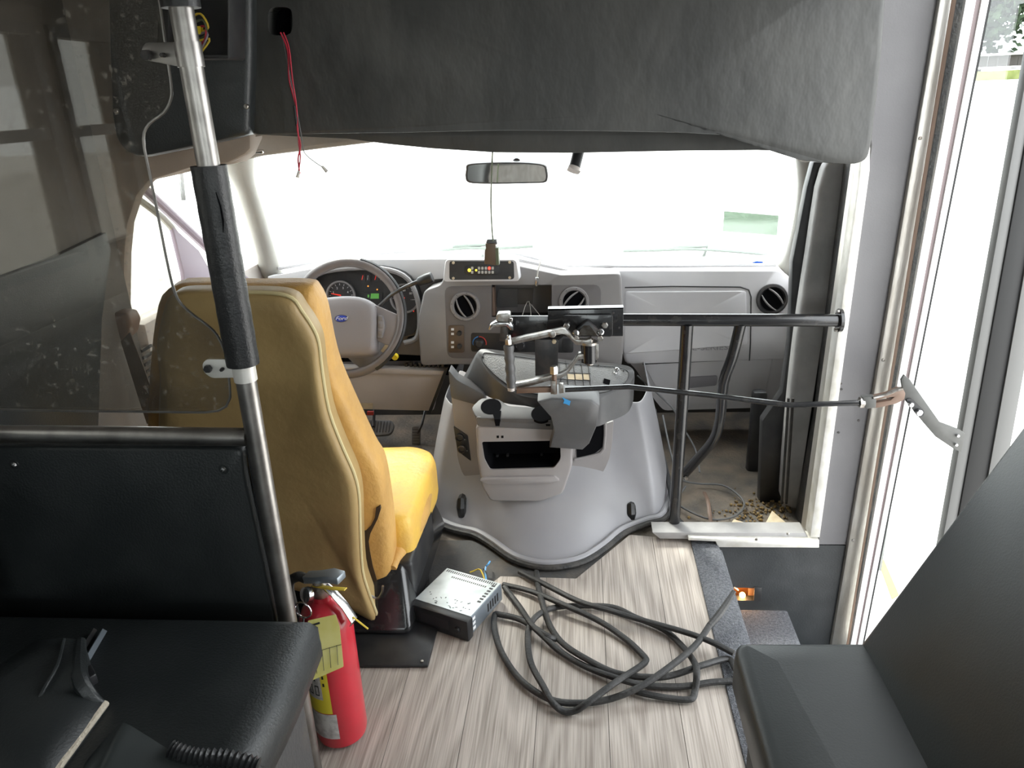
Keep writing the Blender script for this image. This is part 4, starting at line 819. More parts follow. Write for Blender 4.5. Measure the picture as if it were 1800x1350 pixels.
# rod
rodt = thing('door_rod', 'long black rod running from the opener to the entry door', 'rod', PY(1200, 700, 1.85))
r0 = PY(993, 685, 1.84)
obj('rod', tube([r0, PY(1105, 680, 1.86), PY(1250, 695, 1.84), PY(1388, 712, 1.81), PY(1512, 708, 1.80)], .0068, 10), 'black_paint', rodt)
obj('rod_flat', slab([(908, 684), (970, 681), (970, 690), (908, 692)], YP(1.83), .012), 'brown_trim', rodt, bevel=.001)
obj('clamp', slab([(968, 670), (977, 670), (977, 693), (968, 693)], YP(1.825), .02), 'zinc', rodt, bevel=.001); obj('clamp', slab([(982, 677), (990, 677), (991, 691), (983, 692)], YP(1.825), .02), 'zinc', rodt, bevel=.001)
bolt('clamp_bolt', PY(974, 655, 1.835), (0, 0, 1), .011, rodt, 'zinc', .018); obj('clamp_stud', tube([PY(974, 655, 1.835), PY(975, 692, 1.835)], .006, 8), 'brown_trim', rodt)
e0 = PY(1508, 708, 1.8)
bolt('rod_nut', PY(1512, 707, 1.80), (1, 0, 0), .014, rodt, 'zinc', .010)
ck = YP(1.79)
obj('clevis', slab([(1517, 699), (1537, 697), (1541, 702), (1540, 717), (1524, 719), (1517, 714)], ck, .018), 'bracket_grey', rodt, bevel=.002)
obj('link', slab([(1534, 698), (1560, 692), (1580, 683), (1588, 684), (1592, 692), (1590, 703), (1575, 710), (1550, 716), (1536, 718), (1540, 708), (1565, 704), (1572, 698), (1555, 700), (1536, 706)], YP(1.793), .016), 'brown_trim', rodt, bevel=.002)
obj('link_top', tube([ck.at(1534, 699), ck.at(1556, 694), ck.at(1574, 686), ck.at(1586, 683)], [.006, .006, .007, .008], 8, 2, flat=.5), 'zinc', rodt)
dbk = thing('door_bracket', 'bent zinc bracket bolted to the entry door frame', 'bracket', PY(1640, 730, 1.8))
DB = YP(1.80)
obj('plate', slab([(1584, 668), (1590, 659), (1600, 668), (1652, 742), (1690, 757), (1697, 763), (1690, 795), (1678, 790), (1645, 768), (1625, 745), (1590, 702)], DB, .008), 'bracket_grey', dbk, bevel=.001)
Df = YP(1.796)
obj('slot_washer', slab(rnd([(1592, 702), (1602, 700), (1625, 722), (1624, 732), (1614, 734)], 4, 2), Df, .005), 'black_plastic', dbk)
for px, py, r_ in ((1601, 711, .006), (1615, 725, .008), (1683, 765, .004), (1680, 781, .004)): bolt('bolt', YP(1.791 if px < 1650 else 1.799).at(px, py), DB.n, r_, dbk, 'chrome', .006, False)
# ================================================================== BARRIER: POLE, RAIL, PLEXIGLASS, PANEL
YBR = 1.125
gpole = thing('grab_pole', 'steel grab pole with black foam padding rising from floor to ceiling', 'pole', PZ(548, 1350, 0))
b0 = V((-.548, YBR, 0)); top = PY(308, -40, YBR)
PA = lambda py: PY({0: 321, 100: 338, 290: 365, 640: 418, 760: 437, 1000: 492, 1350: 551}.get(py), py, YBR)
# axis fit through photo points
a1, a2 = PY(551, 1350, YBR), PY(316, 0, YBR)
ax = lambda z: a1 + (a2 - a1) * ((z - a1.z) / (a2.z - a1.z))
zof = lambda py: (PY(316 + py * (551 - 316) / 1350, py, YBR)).z
obj('tube', tube([ax(0), ax(.4), ax(.8), ax(1.72)], .0165, 20), 'steel', gpole)
def ptaper(name, za, zb, r, m, tears=False):
    n = 24; pts = [ax(za + (zb - za) * k / n) for k in range(n + 1)]
    return obj(name, tube(pts, [r * (1 + .012 * math.sin(k * 2.1)) for k in range(n + 1)], 24), m, gpole)
pad = ptaper('foam_pad', zof(640), zof(291), .0258, 'black_foam'); ptaper('foam_pad', zof(14), 1.66, .0262, 'black_foam')
sp__ = [ax(zof(y)) + V((.0145, -.0215, 0)) for y in (335, 360, 385, 405)]
obj('split', tube([q + V((.004 * math.sin(i), 0, 0)) for i, q in enumerate(sp__)], [.0006, .0014, .0016, .0005], 6), 'dark_void', pad)
def clamp(py, tabpts, scr, m):
    z = zof(py); c = gpole
    k = obj('clamp', tube([ax(z - .016), ax(z + .016)], .0185, 20), m, gpole)
    obj('clamp_tab', slab(tabpts, YP(YBR - .008), .004), m, k, bevel=.001)
    for s in scr: bolt('clamp_bolt', PY(s[0], s[1], YBR - .013), BK, s[2], k, 'dark_metal', .006)
clamp(96, rnd([(247, 90), (254, 75), (300, 74), (340, 74), (345, 118), (320, 118), (256, 106)], 7, 3), ((258, 97, .0075), (287, 97, .0035)), 'steel')
clamp(652, rnd([(355, 640), (362, 632), (400, 632), (425, 640), (425, 664), (372, 665), (358, 655)], 6, 3), ((366, 648, .0065), (391, 649, .003)), 'white_alu')
obj('rail', tube([PY(-90, 762, YBR), PY(200, 765, YBR), PY(436, 768, YBR)], .0155, 16), 'steel', gpole)

pxg = thing('plexiglass_screen', 'scratched clear plexiglass screen with rounded corners behind the pole', 'screen', PY(150, 740, YBR))
ol = smooth([(x, y, 0) for x, y in [(268, -100), (283, 20), (294, 100), (301, 150), (300, 175), (288, 198), (262, 218), (252, 245), (262, 300), (278, 380), (298, 480), (312, 525), (335, 550), (362, 570), (382, 590), (398, 625)]], 3, False)
olp = [(p.x, p.y) for p in ol] + [(404, 680), (405, 698), (398, 714), (384, 722), (360, 725)] + [(100, 722), (20, 720), (-60, 718), (-160, 600), (-160, -100)]
obj('sheet', slab(olp, YP(YBR), .005), G_PLEXI, pxg, bevel=.0)
obj('sheet_edge', tube([PY(p[0], p[1], YBR - .0005) for p in olp[:-2]], .0022, 6), 'steel', pxg)
for px, py in ((76, 525),): pass
bpn = thing('barrier_panel', 'black vinyl modesty panel below the steel rail', 'panel', PY(200, 1095, YBR))
obj('padded_panel', puff(rnd([(-90, 782), (418, 784), (428, 790), (432, 830), (506, 1180), (500, 1350), (-90, 1350)], 10, 3), YP(YBR + .005), .02, .008, prof=((1, 0), (.992, .7), (.975, 1), (.5, 1))), 'black_vinyl', bpn, angle=60)
obj('edge_strip', slab([(432, 785), (440, 785), (512, 1180), (560, 1420), (548, 1420), (500, 1180)], YP(YBR + .016), .01), 'black_plastic', bpn)
for px, py in ((394, 824), (26, 816)): obj('button', lathe([(.011, 0), (.009, .003)], PY(px, py, YBR - .001), BK, 16), 'black_vinyl', bpn); obj('screw', lathe([(.0055, .003), (.004, .006), (.0005, .007)], PY(px, py, YBR - .001), BK, 12), 'chrome', bpn)
# wiring box above, behind the pole
wb = thing('wiring_box', 'open dark electrical box with loose wires behind top of pole', 'box', PY(340, 100, 1.6))
wbo = obj('box_frame', slab(rnd(R4(276, -80, 403, 104), 4, 2), YP(1.60), .08), 'black_plastic', wb, bevel=.003)
cut(wbo, slab(R4(286, -90, 392, 96), YP(1.58), .09))
obj('terminal', slab(R4(284, 20, 300, 70), YP(1.64), .02), 'white_wire', wb)
for k in range(5): obj('terminal_slot', slab(R4(286, 22 + k * 10, 298, 27 + k * 10), YP(1.638), .01), 'black_plastic', wb)
for k, m_ in enumerate(('yellow_wire', 'green_wire', 'red_wire', 'purple_trim', 'yellow_wire')):
    y0 = 22 + k * 11
    obj('wire', tube([PY(298, y0, 1.63), PY(330, y0 + 10, 1.62), PY(352 + k * 4, y0 + 2, 1.61), PY(366 - k * 3, y0 + 26, 1.61), PY(350, y0 + 36, 1.62)], .0022, 6, 4), m_, wb)
obj('amber_part', slab(rnd(R4(344, 46, 353, 60), 2, 2), YP(1.61), .01), 'yellow_knob', wb)
# wires hanging from the soffit
wr = thing('hanging_wires', 'pair of red wires with dark sleeve hanging from the soffit hole', 'wires', PY(527, 310, 1.8))
obj('red_strand', tube([PY(493, 57, 1.83), PY(506, 90, 1.83), PY(508, 140, 1.83), PY(521, 190, 1.83), PY(523, 230, 1.82), PY(528, 255, 1.82), PY(524, 280, 1.82), PY(527, 305, 1.82)], .0019, 6, 4), 'red_wire', wr)
obj('red_strand', tube([PY(498, 57, 1.83), PY(508, 85, 1.83), PY(514, 140, 1.825), PY(521, 188, 1.825), PY(525, 250, 1.825), PY(528, 275, 1.82), PY(525, 300, 1.82)], .0017, 6, 4), 'red_wire', wr)
obj('dark_strand', tube([PY(496, 60, 1.83), PY(507, 120, 1.832), PY(519, 180, 1.83), PY(530, 240, 1.82), PY(535, 268, 1.82), PY(555, 286, 1.82), PY(568, 294, 1.82)], .0012, 6, 4), 'grey_wire', wr)
obj('sleeve', tube([PY(518, 186, 1.826), PY(522, 222, 1.824)], .0035, 8), 'black_plastic', wr)
for a, b in (((566, 292), (575, 302)), ((526, 300), (523, 312))): obj('connector', tube([PY(*a, 1.82), PY(*b, 1.82)], [.003, .0045], 8), 'white_wire', wr)
# mirror, camera bracket, hanging connector
mr_ = thing('rear_view_mirror', 'rear view mirror on the windscreen behind the hanging wire', 'mirror', PY(890, 322, 2.40))
mp_ = Pl(PY(890, 305, 2.40), (.02, -.985, -.10))
mo = smooth([(x, y, 0) for x, y in [(822, 289), (850, 286), (890, 285), (930, 286), (957, 290), (962, 300), (963, 314), (957, 321), (930, 322), (890, 323), (850, 323), (824, 321), (818, 312), (819, 298)]], 3)
obj('housing', puff([(p.x, p.y) for p in mo], Pl(mp_.p, mp_.n), .03, .003, prof=((1, 0), (.985, 1), (.5, 1))), 'dark_metal', mr_)
cm = sum((V((p.x, p.y)) for p in mo), V((0, 0))) / len(mo)
obj('mirror_pane', slab([(cm.x + (p.x - cm.x) * .95, cm.y + (p.y - cm.y) * .87) for p in mo], Pl(mp_.p + mp_.n * .0045, mp_.n), .002), 'mirror_glass', mr_)
obj('mount', tube([PY(908, 285, 2.43), PY(908, 275, 2.5)], .012, 10), 'dark_metal', mr_)
cb_ = thing('camera_bracket', 'short dark cylinder bracket hanging under the soffit at windscreen top', 'bracket', PY(1008, 302, 2.25))
obj('tube', tube([PY(1020, 255, 2.28), PY(1010, 294, 2.25)], .0165, 16), 'black_plastic', cb_); obj('end_ring', tube([PY(1010, 293, 2.25), PY(1007, 302, 2.245)], [.017, .018], 16), 'beige_plastic', cb_); obj('tab', slab([(1000, 292), (1008, 298), (1021, 301), (1018, 306), (1006, 303), (997, 298)], YP(2.22), .004), 'beige_plastic', cb_)
hc = thing('hanging_connector', 'brown plug hanging on a thin green wire in front of windscreen', 'connector', PY(862, 468, 2.3))
obj('wire', tube([PY(866, 262, 2.2), PY(864, 310, 2.25), PY(863, 360, 2.28), PY(865, 405, 2.3), PY(867, 424, 2.3)], .0022, 6, 4), 'green_wire', hc)
cbm = obj('plug_body', slab([(853, 428), (871, 428), (871, 440), (872, 467), (851, 464), (852, 440), (854, 437)], YP(2.30), .03, taper=.98), 'brown_plate', hc, bevel=.002)
obj('plug_top', slab([(856, 421), (872, 421), (874, 430), (853, 430)], YP(2.305), .02), 'tray_grey', hc, bevel=.002); obj('plug_latch', box(PY(872, 440, 2.3).x - .002, PY(874, 440, 2.3).x + .003, 2.30, 2.33, PY(872, 466, 2.3).z, PY(872, 436, 2.3).z), 'green_wire', hc)
an = thing('aerial_lead', 'white aerial lead with metal tip hanging over the dash top', 'cable', PY(943, 500, 2.5))
obj('lead', tube([PY(920, 444, 2.62), PY(940, 446, 2.55), PY(950, 455, 2.52), PY(946, 475, 2.5), PY(944, 490, 2.5)], .0022, 6, 4), 'white_wire', an); obj('tip', tube([PY(944, 488, 2.5), PY(943, 497, 2.5), PY(943, 503, 2.5)], [.005, .006, .003], 10), 'chrome', an)
cl_ = thing('visor_clip', 'small metal clip with screws on left windscreen header', 'clip', PY(452, 266, 2.2))
obj('clip_body', slab(rnd(R4(444, 263, 462, 270), 2, 2), YP(2.21), .012), 'chrome', cl_, bevel=.002); obj('socket', lathe([(.012, 0), (.010, .005), (.006, .006), (.005, .001)], PY(434, 272, 2.22), BK, 12), 'tan_fabric', cl_)
# windscreen sticker, tape
wq = lambda px, py, off=.012: Pl(wl[0] - V((0, off, 0)), nn if nn.y < 0 else -nn).at(px, py)
def wslab(pts, off=.012): f_ = [wq(px, py, off) for px, py in pts]; return add_poly(NB(), f_, [p + V((0, .001, 0)) for p in f_])
tag(obj('windscreen_sticker', wslab([(1273, 371), (1369, 379), (1366, 414), (1340, 412), (1270, 407)]), G_STICK), 'faded translucent permit sticker low on right windscreen', 'sticker')
tag(obj('blue_tape', wslab([(1318, 463), (1330, 459), (1341, 460), (1342, 467), (1332, 466), (1326, 468)], .02), 'blue_tape'), 'small torn blue tape scrap at windscreen bottom right', 'tape')
for nm, pts, lb in (('wiper', [(734, 446), (780, 440), (820, 436), (870, 437), (937, 433)], 'left wiper arm lying across windscreen bottom behind the plug'), ('wiper', [(1095, 441), (1150, 440), (1215, 438), (1290, 442), (1352, 448)], 'right wiper blade lying across windscreen bottom')):
    t = thing(nm, lb, 'wiper', PY(pts[2][0], 460, 2.98), 'windscreen wipers')
    obj('blade', tube([PY(*p, 2.96) for p in pts], .006, 6, 2), 'wiper', t); obj('arm', tube([PY((pts[0][0] + pts[4][0]) / 2 - 40, pts[2][1] - 2, 2.97), PY((pts[0][0] + pts[4][0]) / 2 + 20, pts[2][1] - 6, 2.97), PY((pts[0][0] + pts[4][0]) / 2 + 10, pts[2][1] + 22, 3.0)], .008, 6), 'wiper', t)
hd = obj('bonnet', loft([[V((-1.1, 3.06, .45)), V((-1.1, 3.06, .60)), V((-.2, 3.06, .64)), V((.7, 3.06, .60)), V((.7, 3.06, .45))], [V((-1.0, 3.9, .2)), V((-1.0, 3.9, .46)), V((-.2, 3.9, .52)), V((.6, 3.9, .46)), V((.6, 3.9, .2))]]), 'hood_white'); tag(hd, 'white bonnet just beyond the windscreen', 'bonnet')
# blue wire in the corner post
tag(obj('blue_wire', tube([PY(1412, 380, 2.26), PY(1406, 410, 2.26), PY(1405, 440, 2.25), PY(1398, 465, 2.25), PY(1394, 490, 2.25)], .0032, 8, 4), 'blue_wire'), 'thin blue wire dangling beside right windscreen pillar', 'wire')
# ================================================================== FIRE EXTINGUISHER
ec_ = PZ(598, 1300, 0); xe, ye = ec_.x, ec_.y + .02
fe = thing('fire_extinguisher', 'red fire extinguisher with yellow tag standing beside steel pole', 'fire extinguisher', (xe, ye, 0))
re_ = .053; he = .272
obj('cylinder', lathe([(.001, .004), (re_ * .8, .004), (re_ * .95, .008), (re_, .02), (re_, he), (re_ * .95, he + .025), (re_ * .78, he + .048), (re_ * .45, he + .062), (.018, he + .066), (.016, he + .08)], (xe, ye, 0), (0, 0, 1), 40), 'red_paint', fe)
def curved(name, a0, a1, z0, z1, m, r=re_ + .0008, par=fe, n=14):
    f_ = [V((xe + math.cos(a0 + (a1 - a0) * i / n) * r, ye + math.sin(a0 + (a1 - a0) * i / n) * r, 0)) for i in range(n + 1)]
    bm = NB(); loft([[p + V((0, 0, z0)) for p in f_], [p + V((0, 0, z1)) for p in f_]], bm, closed=False); return obj(name, bm, m, par)
fa = lambda d: math.radians(d)
lb_ = curved('label', fa(195), fa(278), .10, .272, 'label_yellow'); curved('label_panel', fa(200), fa(262), .135, .25, 'label_white', re_ + .0014, lb_)
curved('worn_label', fa(200), fa(285), .035, .098, 'label_white')
def cblk(a, z, w_, h_, m='black_ink'): curved('print', fa(a), fa(a + w_), z, z + h_, m, re_ + .002, lb_, 3)
for a, z in ((212, .145), (230, .145), (246, .145)):
    cblk(a, z, 10, .003); cblk(a, z + .022, 10, .003); cblk(a, z, 2, .025); cblk(a + 8, z, 2, .025)
cblk(240, .18, 3, .025); cblk(247, .18, 3, .025); cblk(243, .19, 5, .004); cblk(214, .185, 4, .02); cblk(222, .2, 8, .012, 'red_paint')
for k in range(6): cblk(266, .17 + k * .018, 4, .008)
nz = he + .075; vt = V((xe, ye, nz))
obj('valve', lathe([(.016, 0), (.018, .004), (.018, .02), (.014, .024), (.014, .04)], vt, (0, 0, 1), 20), 'zinc', fe)
obj('gauge', lathe([(.015, 0), (.015, .010), (.012, .012), (.001, .012)], vt + V((-.018, -.016, .014)), (-.5, -.8, .3), 18), 'chrome', fe)
dr = V((.95, -.30, 0)).normalized()
mt = lambda pts, wz, m, nm, th=.003, par=fe: None
def bar(pts, wd, th, m, nm, par=fe, bev=.001):
    sd_ = dr.cross(V((0, 0, 1))).normalized(); bm = NB(); rings_ = []
    for i, p in enumerate(pts):
        t = (pts[min(i + 1, len(pts) - 1)] - pts[max(i - 1, 0)]).normalized(); u = sd_.cross(t).normalized()
        w_ = wd[i] if isinstance(wd, list) else wd
        rings_.append([p + sd_ * w_ + u * th, p - sd_ * w_ + u * th, p - sd_ * w_ - u * th, p + sd_ * w_ - u * th])
    loft(rings_, bm); return obj(nm, bm, m, par, bevel=bev)
bar([vt + V((0, 0, .035)) - dr * .03, vt + V((0, 0, .042)) + dr * .0, vt + V((0, 0, .052)) + dr * .03, vt + V((0, 0, .052)) + dr * .055], [.012, .014, .016, .014], .008, 'radio_side', 'top_lever', bev=.003)
bar([vt + V((0, 0, .025)) + dr * .012, vt + dr * .03 + V((0, 0, .012)), vt + dr * .052 + V((0, 0, -.012)), vt + dr * .070 + V((0, 0, -.042)), vt + dr * .064 + V((0, 0, -.052))], .010, .0014, 'chrome', 'carry_handle')
bar([vt + V((0, -.01, .028)) - dr * .01, vt + V((0, -.01, .03)) + dr * .03, vt + V((0, -.01, .036)) + dr * .065], .005, .0012, 'yellow_wire', 'pull_seal')
obj('tie', tube([vt + dr * .068 + V((0, 0, -.035)), vt + dr * .10 + V((0, 0, -.055))], .0022, 5, flat=.5), 'yellow_wire', fe)
ho = vt + V((0, 0, .03)) - dr * .03
obj('hose', tube([ho, ho - dr * .02 + V((0, 0, .002)), ho - dr * .045 + V((0, 0, -.02)), ho - dr * .05 + V((0, .01, -.08)), ho - dr * .045 + V((0, .02, -.2))], [.010, .010, .0095, .0085, .0085], 12, 4), 'seal_rubber', fe)
rc = vt + V((-.022, -.045, -.002))
obj('pin_ring', tube([rc + V((math.cos(t) * .017, -.004 * math.cos(t), math.sin(t) * .017)) for t in [2 * PI * k / 24 for k in range(24)]], .0018, 8, closed=True), 'chrome', fe)
tgp = Pl((xe, ye - re_ - .018, .27), (.15, -1, .5))
tq = rnd([(541, 1091), (590, 1080), (597, 1102), (604, 1172), (549, 1196), (545, 1140)], 2, 2)
tg_ = obj('inspection_tag', slab(tq, tgp, .0008), 'tag_yellow', fe)
tgf = Pl(tgp.p + tgp.n * .0012, tgp.n)
for k in range(4): obj('tag_line', tube([tgf.at(553 + k * 13, 1146 - k * 4), tgf.at(557 + k * 12.4, 1184 - k * 5)], .0005, 4), 'black_ink', tg_)
obj('tag_line', tube([tgf.at(548, 1148), tgf.at(600, 1133)], .0005, 4), 'black_ink', tg_)
obj('tag_tie', tube([rc + V((0, -.004, -.016)), rc + V((.003, -.01, -.03)), tgf.at(562, 1095)], .002, 6, 3), 'black_plastic', fe)
# ================================================================== RADIO
ra, rb2, rc2 = PZ(724, 1086, .006), PZ(829, 1121, .006), PZ(880, 1063, .006)
xd = (rb2 - ra).normalized(); yd = V((-xd.y, xd.x, 0)); L_ = .165; W_ = .178; Hh = .050
mx_ = Matrix(((xd.x, yd.x, 0, ra.x), (xd.y, yd.y, 0, ra.y), (0, 0, 1, .006), (0, 0, 0, 1)))
rd_ = thing('car_radio', 'silver car radio with black faceplate lying on the wood floor', 'radio', (ra + rb2) / 2)
obj('chassis', box(.004, W_ - .004, .012, L_, 0, Hh, mtx=mx_), 'radio_side', rd_, bevel=.0015)
obj('top_cover', box(.006, W_ - .006, .014, L_ - .002, Hh - .001, Hh + .0012, mtx=mx_), 'radio_top', rd_)
fpz = obj('faceplate', box(0, W_, -.012, .013, -.005, Hh + .003, mtx=mx_), 'black_plastic', rd_, bevel=.003)
obj('face_knob', lathe([(.008, 0), (.007, .006)], mx_ @ V((W_ - .03, -.012, .022)), mx_.to_3x3() @ V((0, -1, 0)), 16), 'black_plastic', rd_)
obj('face_screen', box(.035, W_ - .055, -.0128, -.011, .012, .040, mtx=mx_), 'gauge_face', rd_)
for k in range(26): obj('vent_slot', box(.012 + k * .006, .015 + k * .006, L_ - .016, L_ - .006, Hh + .001, Hh + .0016, mtx=mx_), 'dark_metal', rd_)
for k in range(18): obj('vent_slot', box(.04 + k * .006, .043 + k * .006, L_ - .034, L_ - .028, Hh + .001, Hh + .0016, mtx=mx_), 'dark_metal', rd_)
rr_ = random.Random(3)
for k in range(26):
    a = V((rr_.uniform(.02, W_ - .02), rr_.uniform(.02, .055), Hh + .0016)); b = a + V((rr_.uniform(-.008, .008), rr_.uniform(-.005, .005), 0)); obj('scuff', tube([mx_ @ a, mx_ @ ((a + b) / 2 + V((.002, .002, 0))), mx_ @ b], .0005, 4), 'black_ink', rd_)
for k in range(7):
    a = V((W_ - .022, .07 + k * .012, Hh + .0014)); obj('scuff', box(a.x, a.x + .010, a.y, a.y + .006, a.z, a.z + .0004, mtx=mx_), 'dark_metal', rd_)
for k in range(5): obj('side_mark', box(W_ - .0045, W_ - .0035, .09 + k * .012, .096 + k * .012, .012, .036, mtx=mx_), 'black_ink', rd_)
for k in range(3): obj('side_label', box(W_ - .0045, W_ - .0034, .018, .030, .008 + k * .014, .016 + k * .014, mtx=mx_), 'white_print', rd_)
rp0 = mx_ @ V((W_ - .05, L_, .025))
obj('pigtail', tube([rp0, rp0 + V((.0, .03, .01)), PZ(853, 1003, .02), PZ(850, 1000, .01)], .0022, 6, 3), 'seal_rubber', rd_)
obj('wire', tube([rp0, PZ(845, 1002, .02), PZ(832, 1004, .012), PZ(826, 1006, .01)], .002, 6, 3), 'yellow_wire', rd_); obj('wire', tube([rp0, PZ(853, 1000, .02), PZ(858, 992, .03), PZ(861, 987, .02)], .0026, 6, 3), 'blue_wire', rd_)
# ================================================================== RUBBER STRIP ON THE FLOOR
def zp(l): return [PZ(700 + x / 3, 950 + y / 3, z) for x, y, z in l]
hs = thing('rubber_strip', 'long black rubber door seal coiled loosely on the wood floor', 'rubber seal', PZ(1060, 1150, 0))
segs = [
 [(640, 165, .010), (760, 225, .016), (950, 320, .03), (1120, 370, .03), (1250, 410, .026), (1500, 480, .030), (1640, 530, .036), (1770, 595, .03)],
 [(552, 232, .010), (700, 268, .014), (850, 330, .026), (1050, 420, .018), (1200, 520, .010), (1290, 605, .010), (1306, 635, .012), (1270, 668, .014), (1150, 745, .034), (1000, 855, .026), (930, 898, .012), (870, 900, .010), (810, 850, .022), (765, 770, .026), (705, 660, .012), (685, 560, .010), (690, 460, .018), (735, 395, .024), (820, 355, .014), (950, 345, .010), (1130, 352, .014), (1250, 405, .012), (1400, 470, .010), (1500, 560, .010), (1560, 640, .026), (1574, 700, .034), (1565, 790, .012), (1540, 838, .010), (1420, 830, .010), (1300, 808, .012), (1250, 795, .010)],
 [(560, 245, .010), (640, 350, .010), (700, 440, .024), (760, 500, .022), (860, 590, .010), (1000, 670, .012), (1180, 735, .018), (1320, 765, .010), (1500, 770, .010), (1650, 748, .012), (1785, 738, .012), (1795, 715, .016), (1775, 670, .018), (1735, 625, .016), (1600, 660, .026), (1450, 710, .014), (1330, 722, .012), (1150, 700, .010), (1000, 630, .022), (870, 545, .014), (800, 450, .010), (765, 350, .026), (740, 250, .012), (728, 165, .010)],
 [(1640, 450, .036), (1560, 560, .036), (1400, 690, .036), (1250, 785, .026), (1100, 840, .012), (950, 858, .010), (800, 838, .012), (650, 740, .010), (550, 600, .010), (510, 480, .010), (508, 395, .012), (540, 392, .014), (650, 420, .014), (780, 500, .024), (830, 520, .010)]]
for s in segs: obj('strand', tube(zp(s), .0078, 10, 5, flat=.85), 'rubber', hs)
obj('strand', tube(zp([(1640, 450, .036), (1700, 380, .045)]) + [PZ(1290, 1040, .06)], [.0078, .009, .006], 8, 3), 'rubber', hs)
# ================================================================== SMALL THINGS IN THE FOOTWELL
lp_ = thing('courtesy_light', 'lit amber courtesy lamp recessed in the black stepwell riser', 'lamp', PY(1310, 1045, 1.99))
hz = obj('lamp_housing', slab(R4(1280, 1029, 1340, 1060), YP(2.03), .02), 'lamp_housing', lp_)
obj('bulb', lathe([(.001, -.008), (.008, -.004), (.009, .002), (.006, .008), (.001, .010)], PY(1305, 1046, 1.995), BK, 14), 'bulb', lp_)
obj('contact', slab(R4(1316, 1034, 1326, 1050), YP(2.0), .006), 'brown_trim', lp_); obj('bezel', slab([(1326, 1032), (1339, 1033), (1338, 1057), (1325, 1056)], YP(1.972), .004), 'black_plastic', lp_, bevel=.001)
obj('clip', tube([PY(1284, 1036, 1.985), PY(1290, 1032, 1.97), PY(1297, 1037, 1.985)], .003, 6, 2), 'zinc', lp_)
ld_ = bpy.data.lights.new('courtesy_glow', 'POINT'); ld_.energy = .25; ld_.color = (1, .5, .2); ld_.shadow_soft_size = .01; lo_ = bpy.data.objects.new('courtesy_glow', ld_); C.collection.objects.link(lo_); lo_.location = PY(1305, 1046, 1.98)
tag(obj('black_cable', tube([PY(1165, 730, 2.45), PZ(1180, 800, .12), PZ(1195, 840, .05), PZ(1225, 850, .006), PZ(1270, 853, .006), PZ(1300, 872, .006), PZ(1308, 890, .006), PZ(1290, 908, .006), PZ(1250, 913, .006), PZ(1205, 895, .006), PZ(1190, 880, .006), PZ(1205, 855, .02)], .0035, 6, 4), 'grey_wire'), 'thin black cable looped on the dirty passenger footwell floor', 'cable')
tag(obj('harness_cable', tube([PY(1150, 720, 2.5), PY(1160, 780, 2.4), PY(1172, 830, 2.3), PZ(1188, 905, .02), PZ(1210, 928, .006)], .008, 8, 4), 'black_plastic'), 'thick black cable along the engine cover edge beside handrail post', 'cable')
tag(obj('wire_bundle', tube([PY(1120, 660, 2.55), PY(1180, 715, 2.5), PY(1200, 750, 2.45), PY(1222, 790, 2.4), PY(1230, 830, 2.3)], .003, 6, 4), 'grey_wire'), 'thin grey wire hanging down under the glove box', 'wire')
tag(obj('rusty_strap', tube([PZ(1238, 865, .01), PZ(1244, 880, .02), PZ(1247, 900, .012), PZ(1250, 925, .008)], .006, 6, 3, flat=.4), 'brown_trim'), 'rusty metal strap sticking up from the footwell floor', 'strap')
for i_, (pts, lb) in enumerate((([(1290, 912), (1334, 926), (1320, 934), (1277, 930)], 'cream foam scrap lying flat beside white sill'), ([(1357, 897), (1390, 925), (1376, 932), (1344, 922)], 'cream wedge shaped foam scrap propped in footwell corner'))):
    f_ = [PZ(*p, .012 + (.016 if i_ else 0) * (k < 1)) for k, p in enumerate(pts)]
    tag(obj('foam_scrap', add_poly(NB(), f_, [V((p.x, p.y, -.010)) for p in f_]), 'cream_plastic', bevel=.002), lb, 'foam scrap')
db = NB(); r5 = random.Random(5)
for k in range(170):
    p = PZ(1335 + r5.gauss(0, 34), 896 + r5.gauss(0, 12), -.008); s_d = r5.uniform(.002, .006)
    bmesh.ops.create_icosphere(db, subdivisions=1, radius=s_d, matrix=Matrix.Translation(p))
tag(obj('rust_flakes', db, 'rust_dirt', sm=False), 'scattered orange rust flakes and dirt in passenger footwell', 'debris', kind='stuff')
# ================================================================== RIGHT BENCH
rbn = thing('bench_seat', 'dark green-grey vinyl bench seat with tall backrest at right front', 'bench', (.45, .85, 0))
zc = .42; c1, c2 = PZ(1290, 1140, zc), PZ(1515, 1130, zc)
x0_, x1_, yf = c1.x, c2.x, (c1.y + c2.y) / 2
cp_ = [V((x0_, -.4, 0)), V((x0_, yf, 0)), V((x1_ + .06, yf + .02, 0)), V((x1_ + .06, -.4, 0))]
cr_ = rnd([p.xy for p in cp_], .02, 4); ccx = V(((x0_ + x1_) / 2, .3))
def rz(ins, z): 
    return [V((min(max(p.x, x0_ + ins), x1_ + .06 - ins * .2), min(p.y, yf + .02 - ins), z)) for p in cr_]
obj('seat', loft([rz(.006, zc - .075), rz(0, zc - .068), rz(0, zc - .02), rz(.004, zc - .008), rz(.012, zc - .001), rz(.022, zc + .001), rz(.06, zc + .003)]), 'seat_vinyl', rbn, angle=60)
t1, t2 = PY(1510, 1132, 1.03), PY(1800, 742, 1.03)
dirb = (t2 - t1).normalized(); nb_ = V((-dirb.z, 0, dirb.x))
b_pts = []
Lb = (t2 - t1).length + .16
bm = NB(); rgs = []
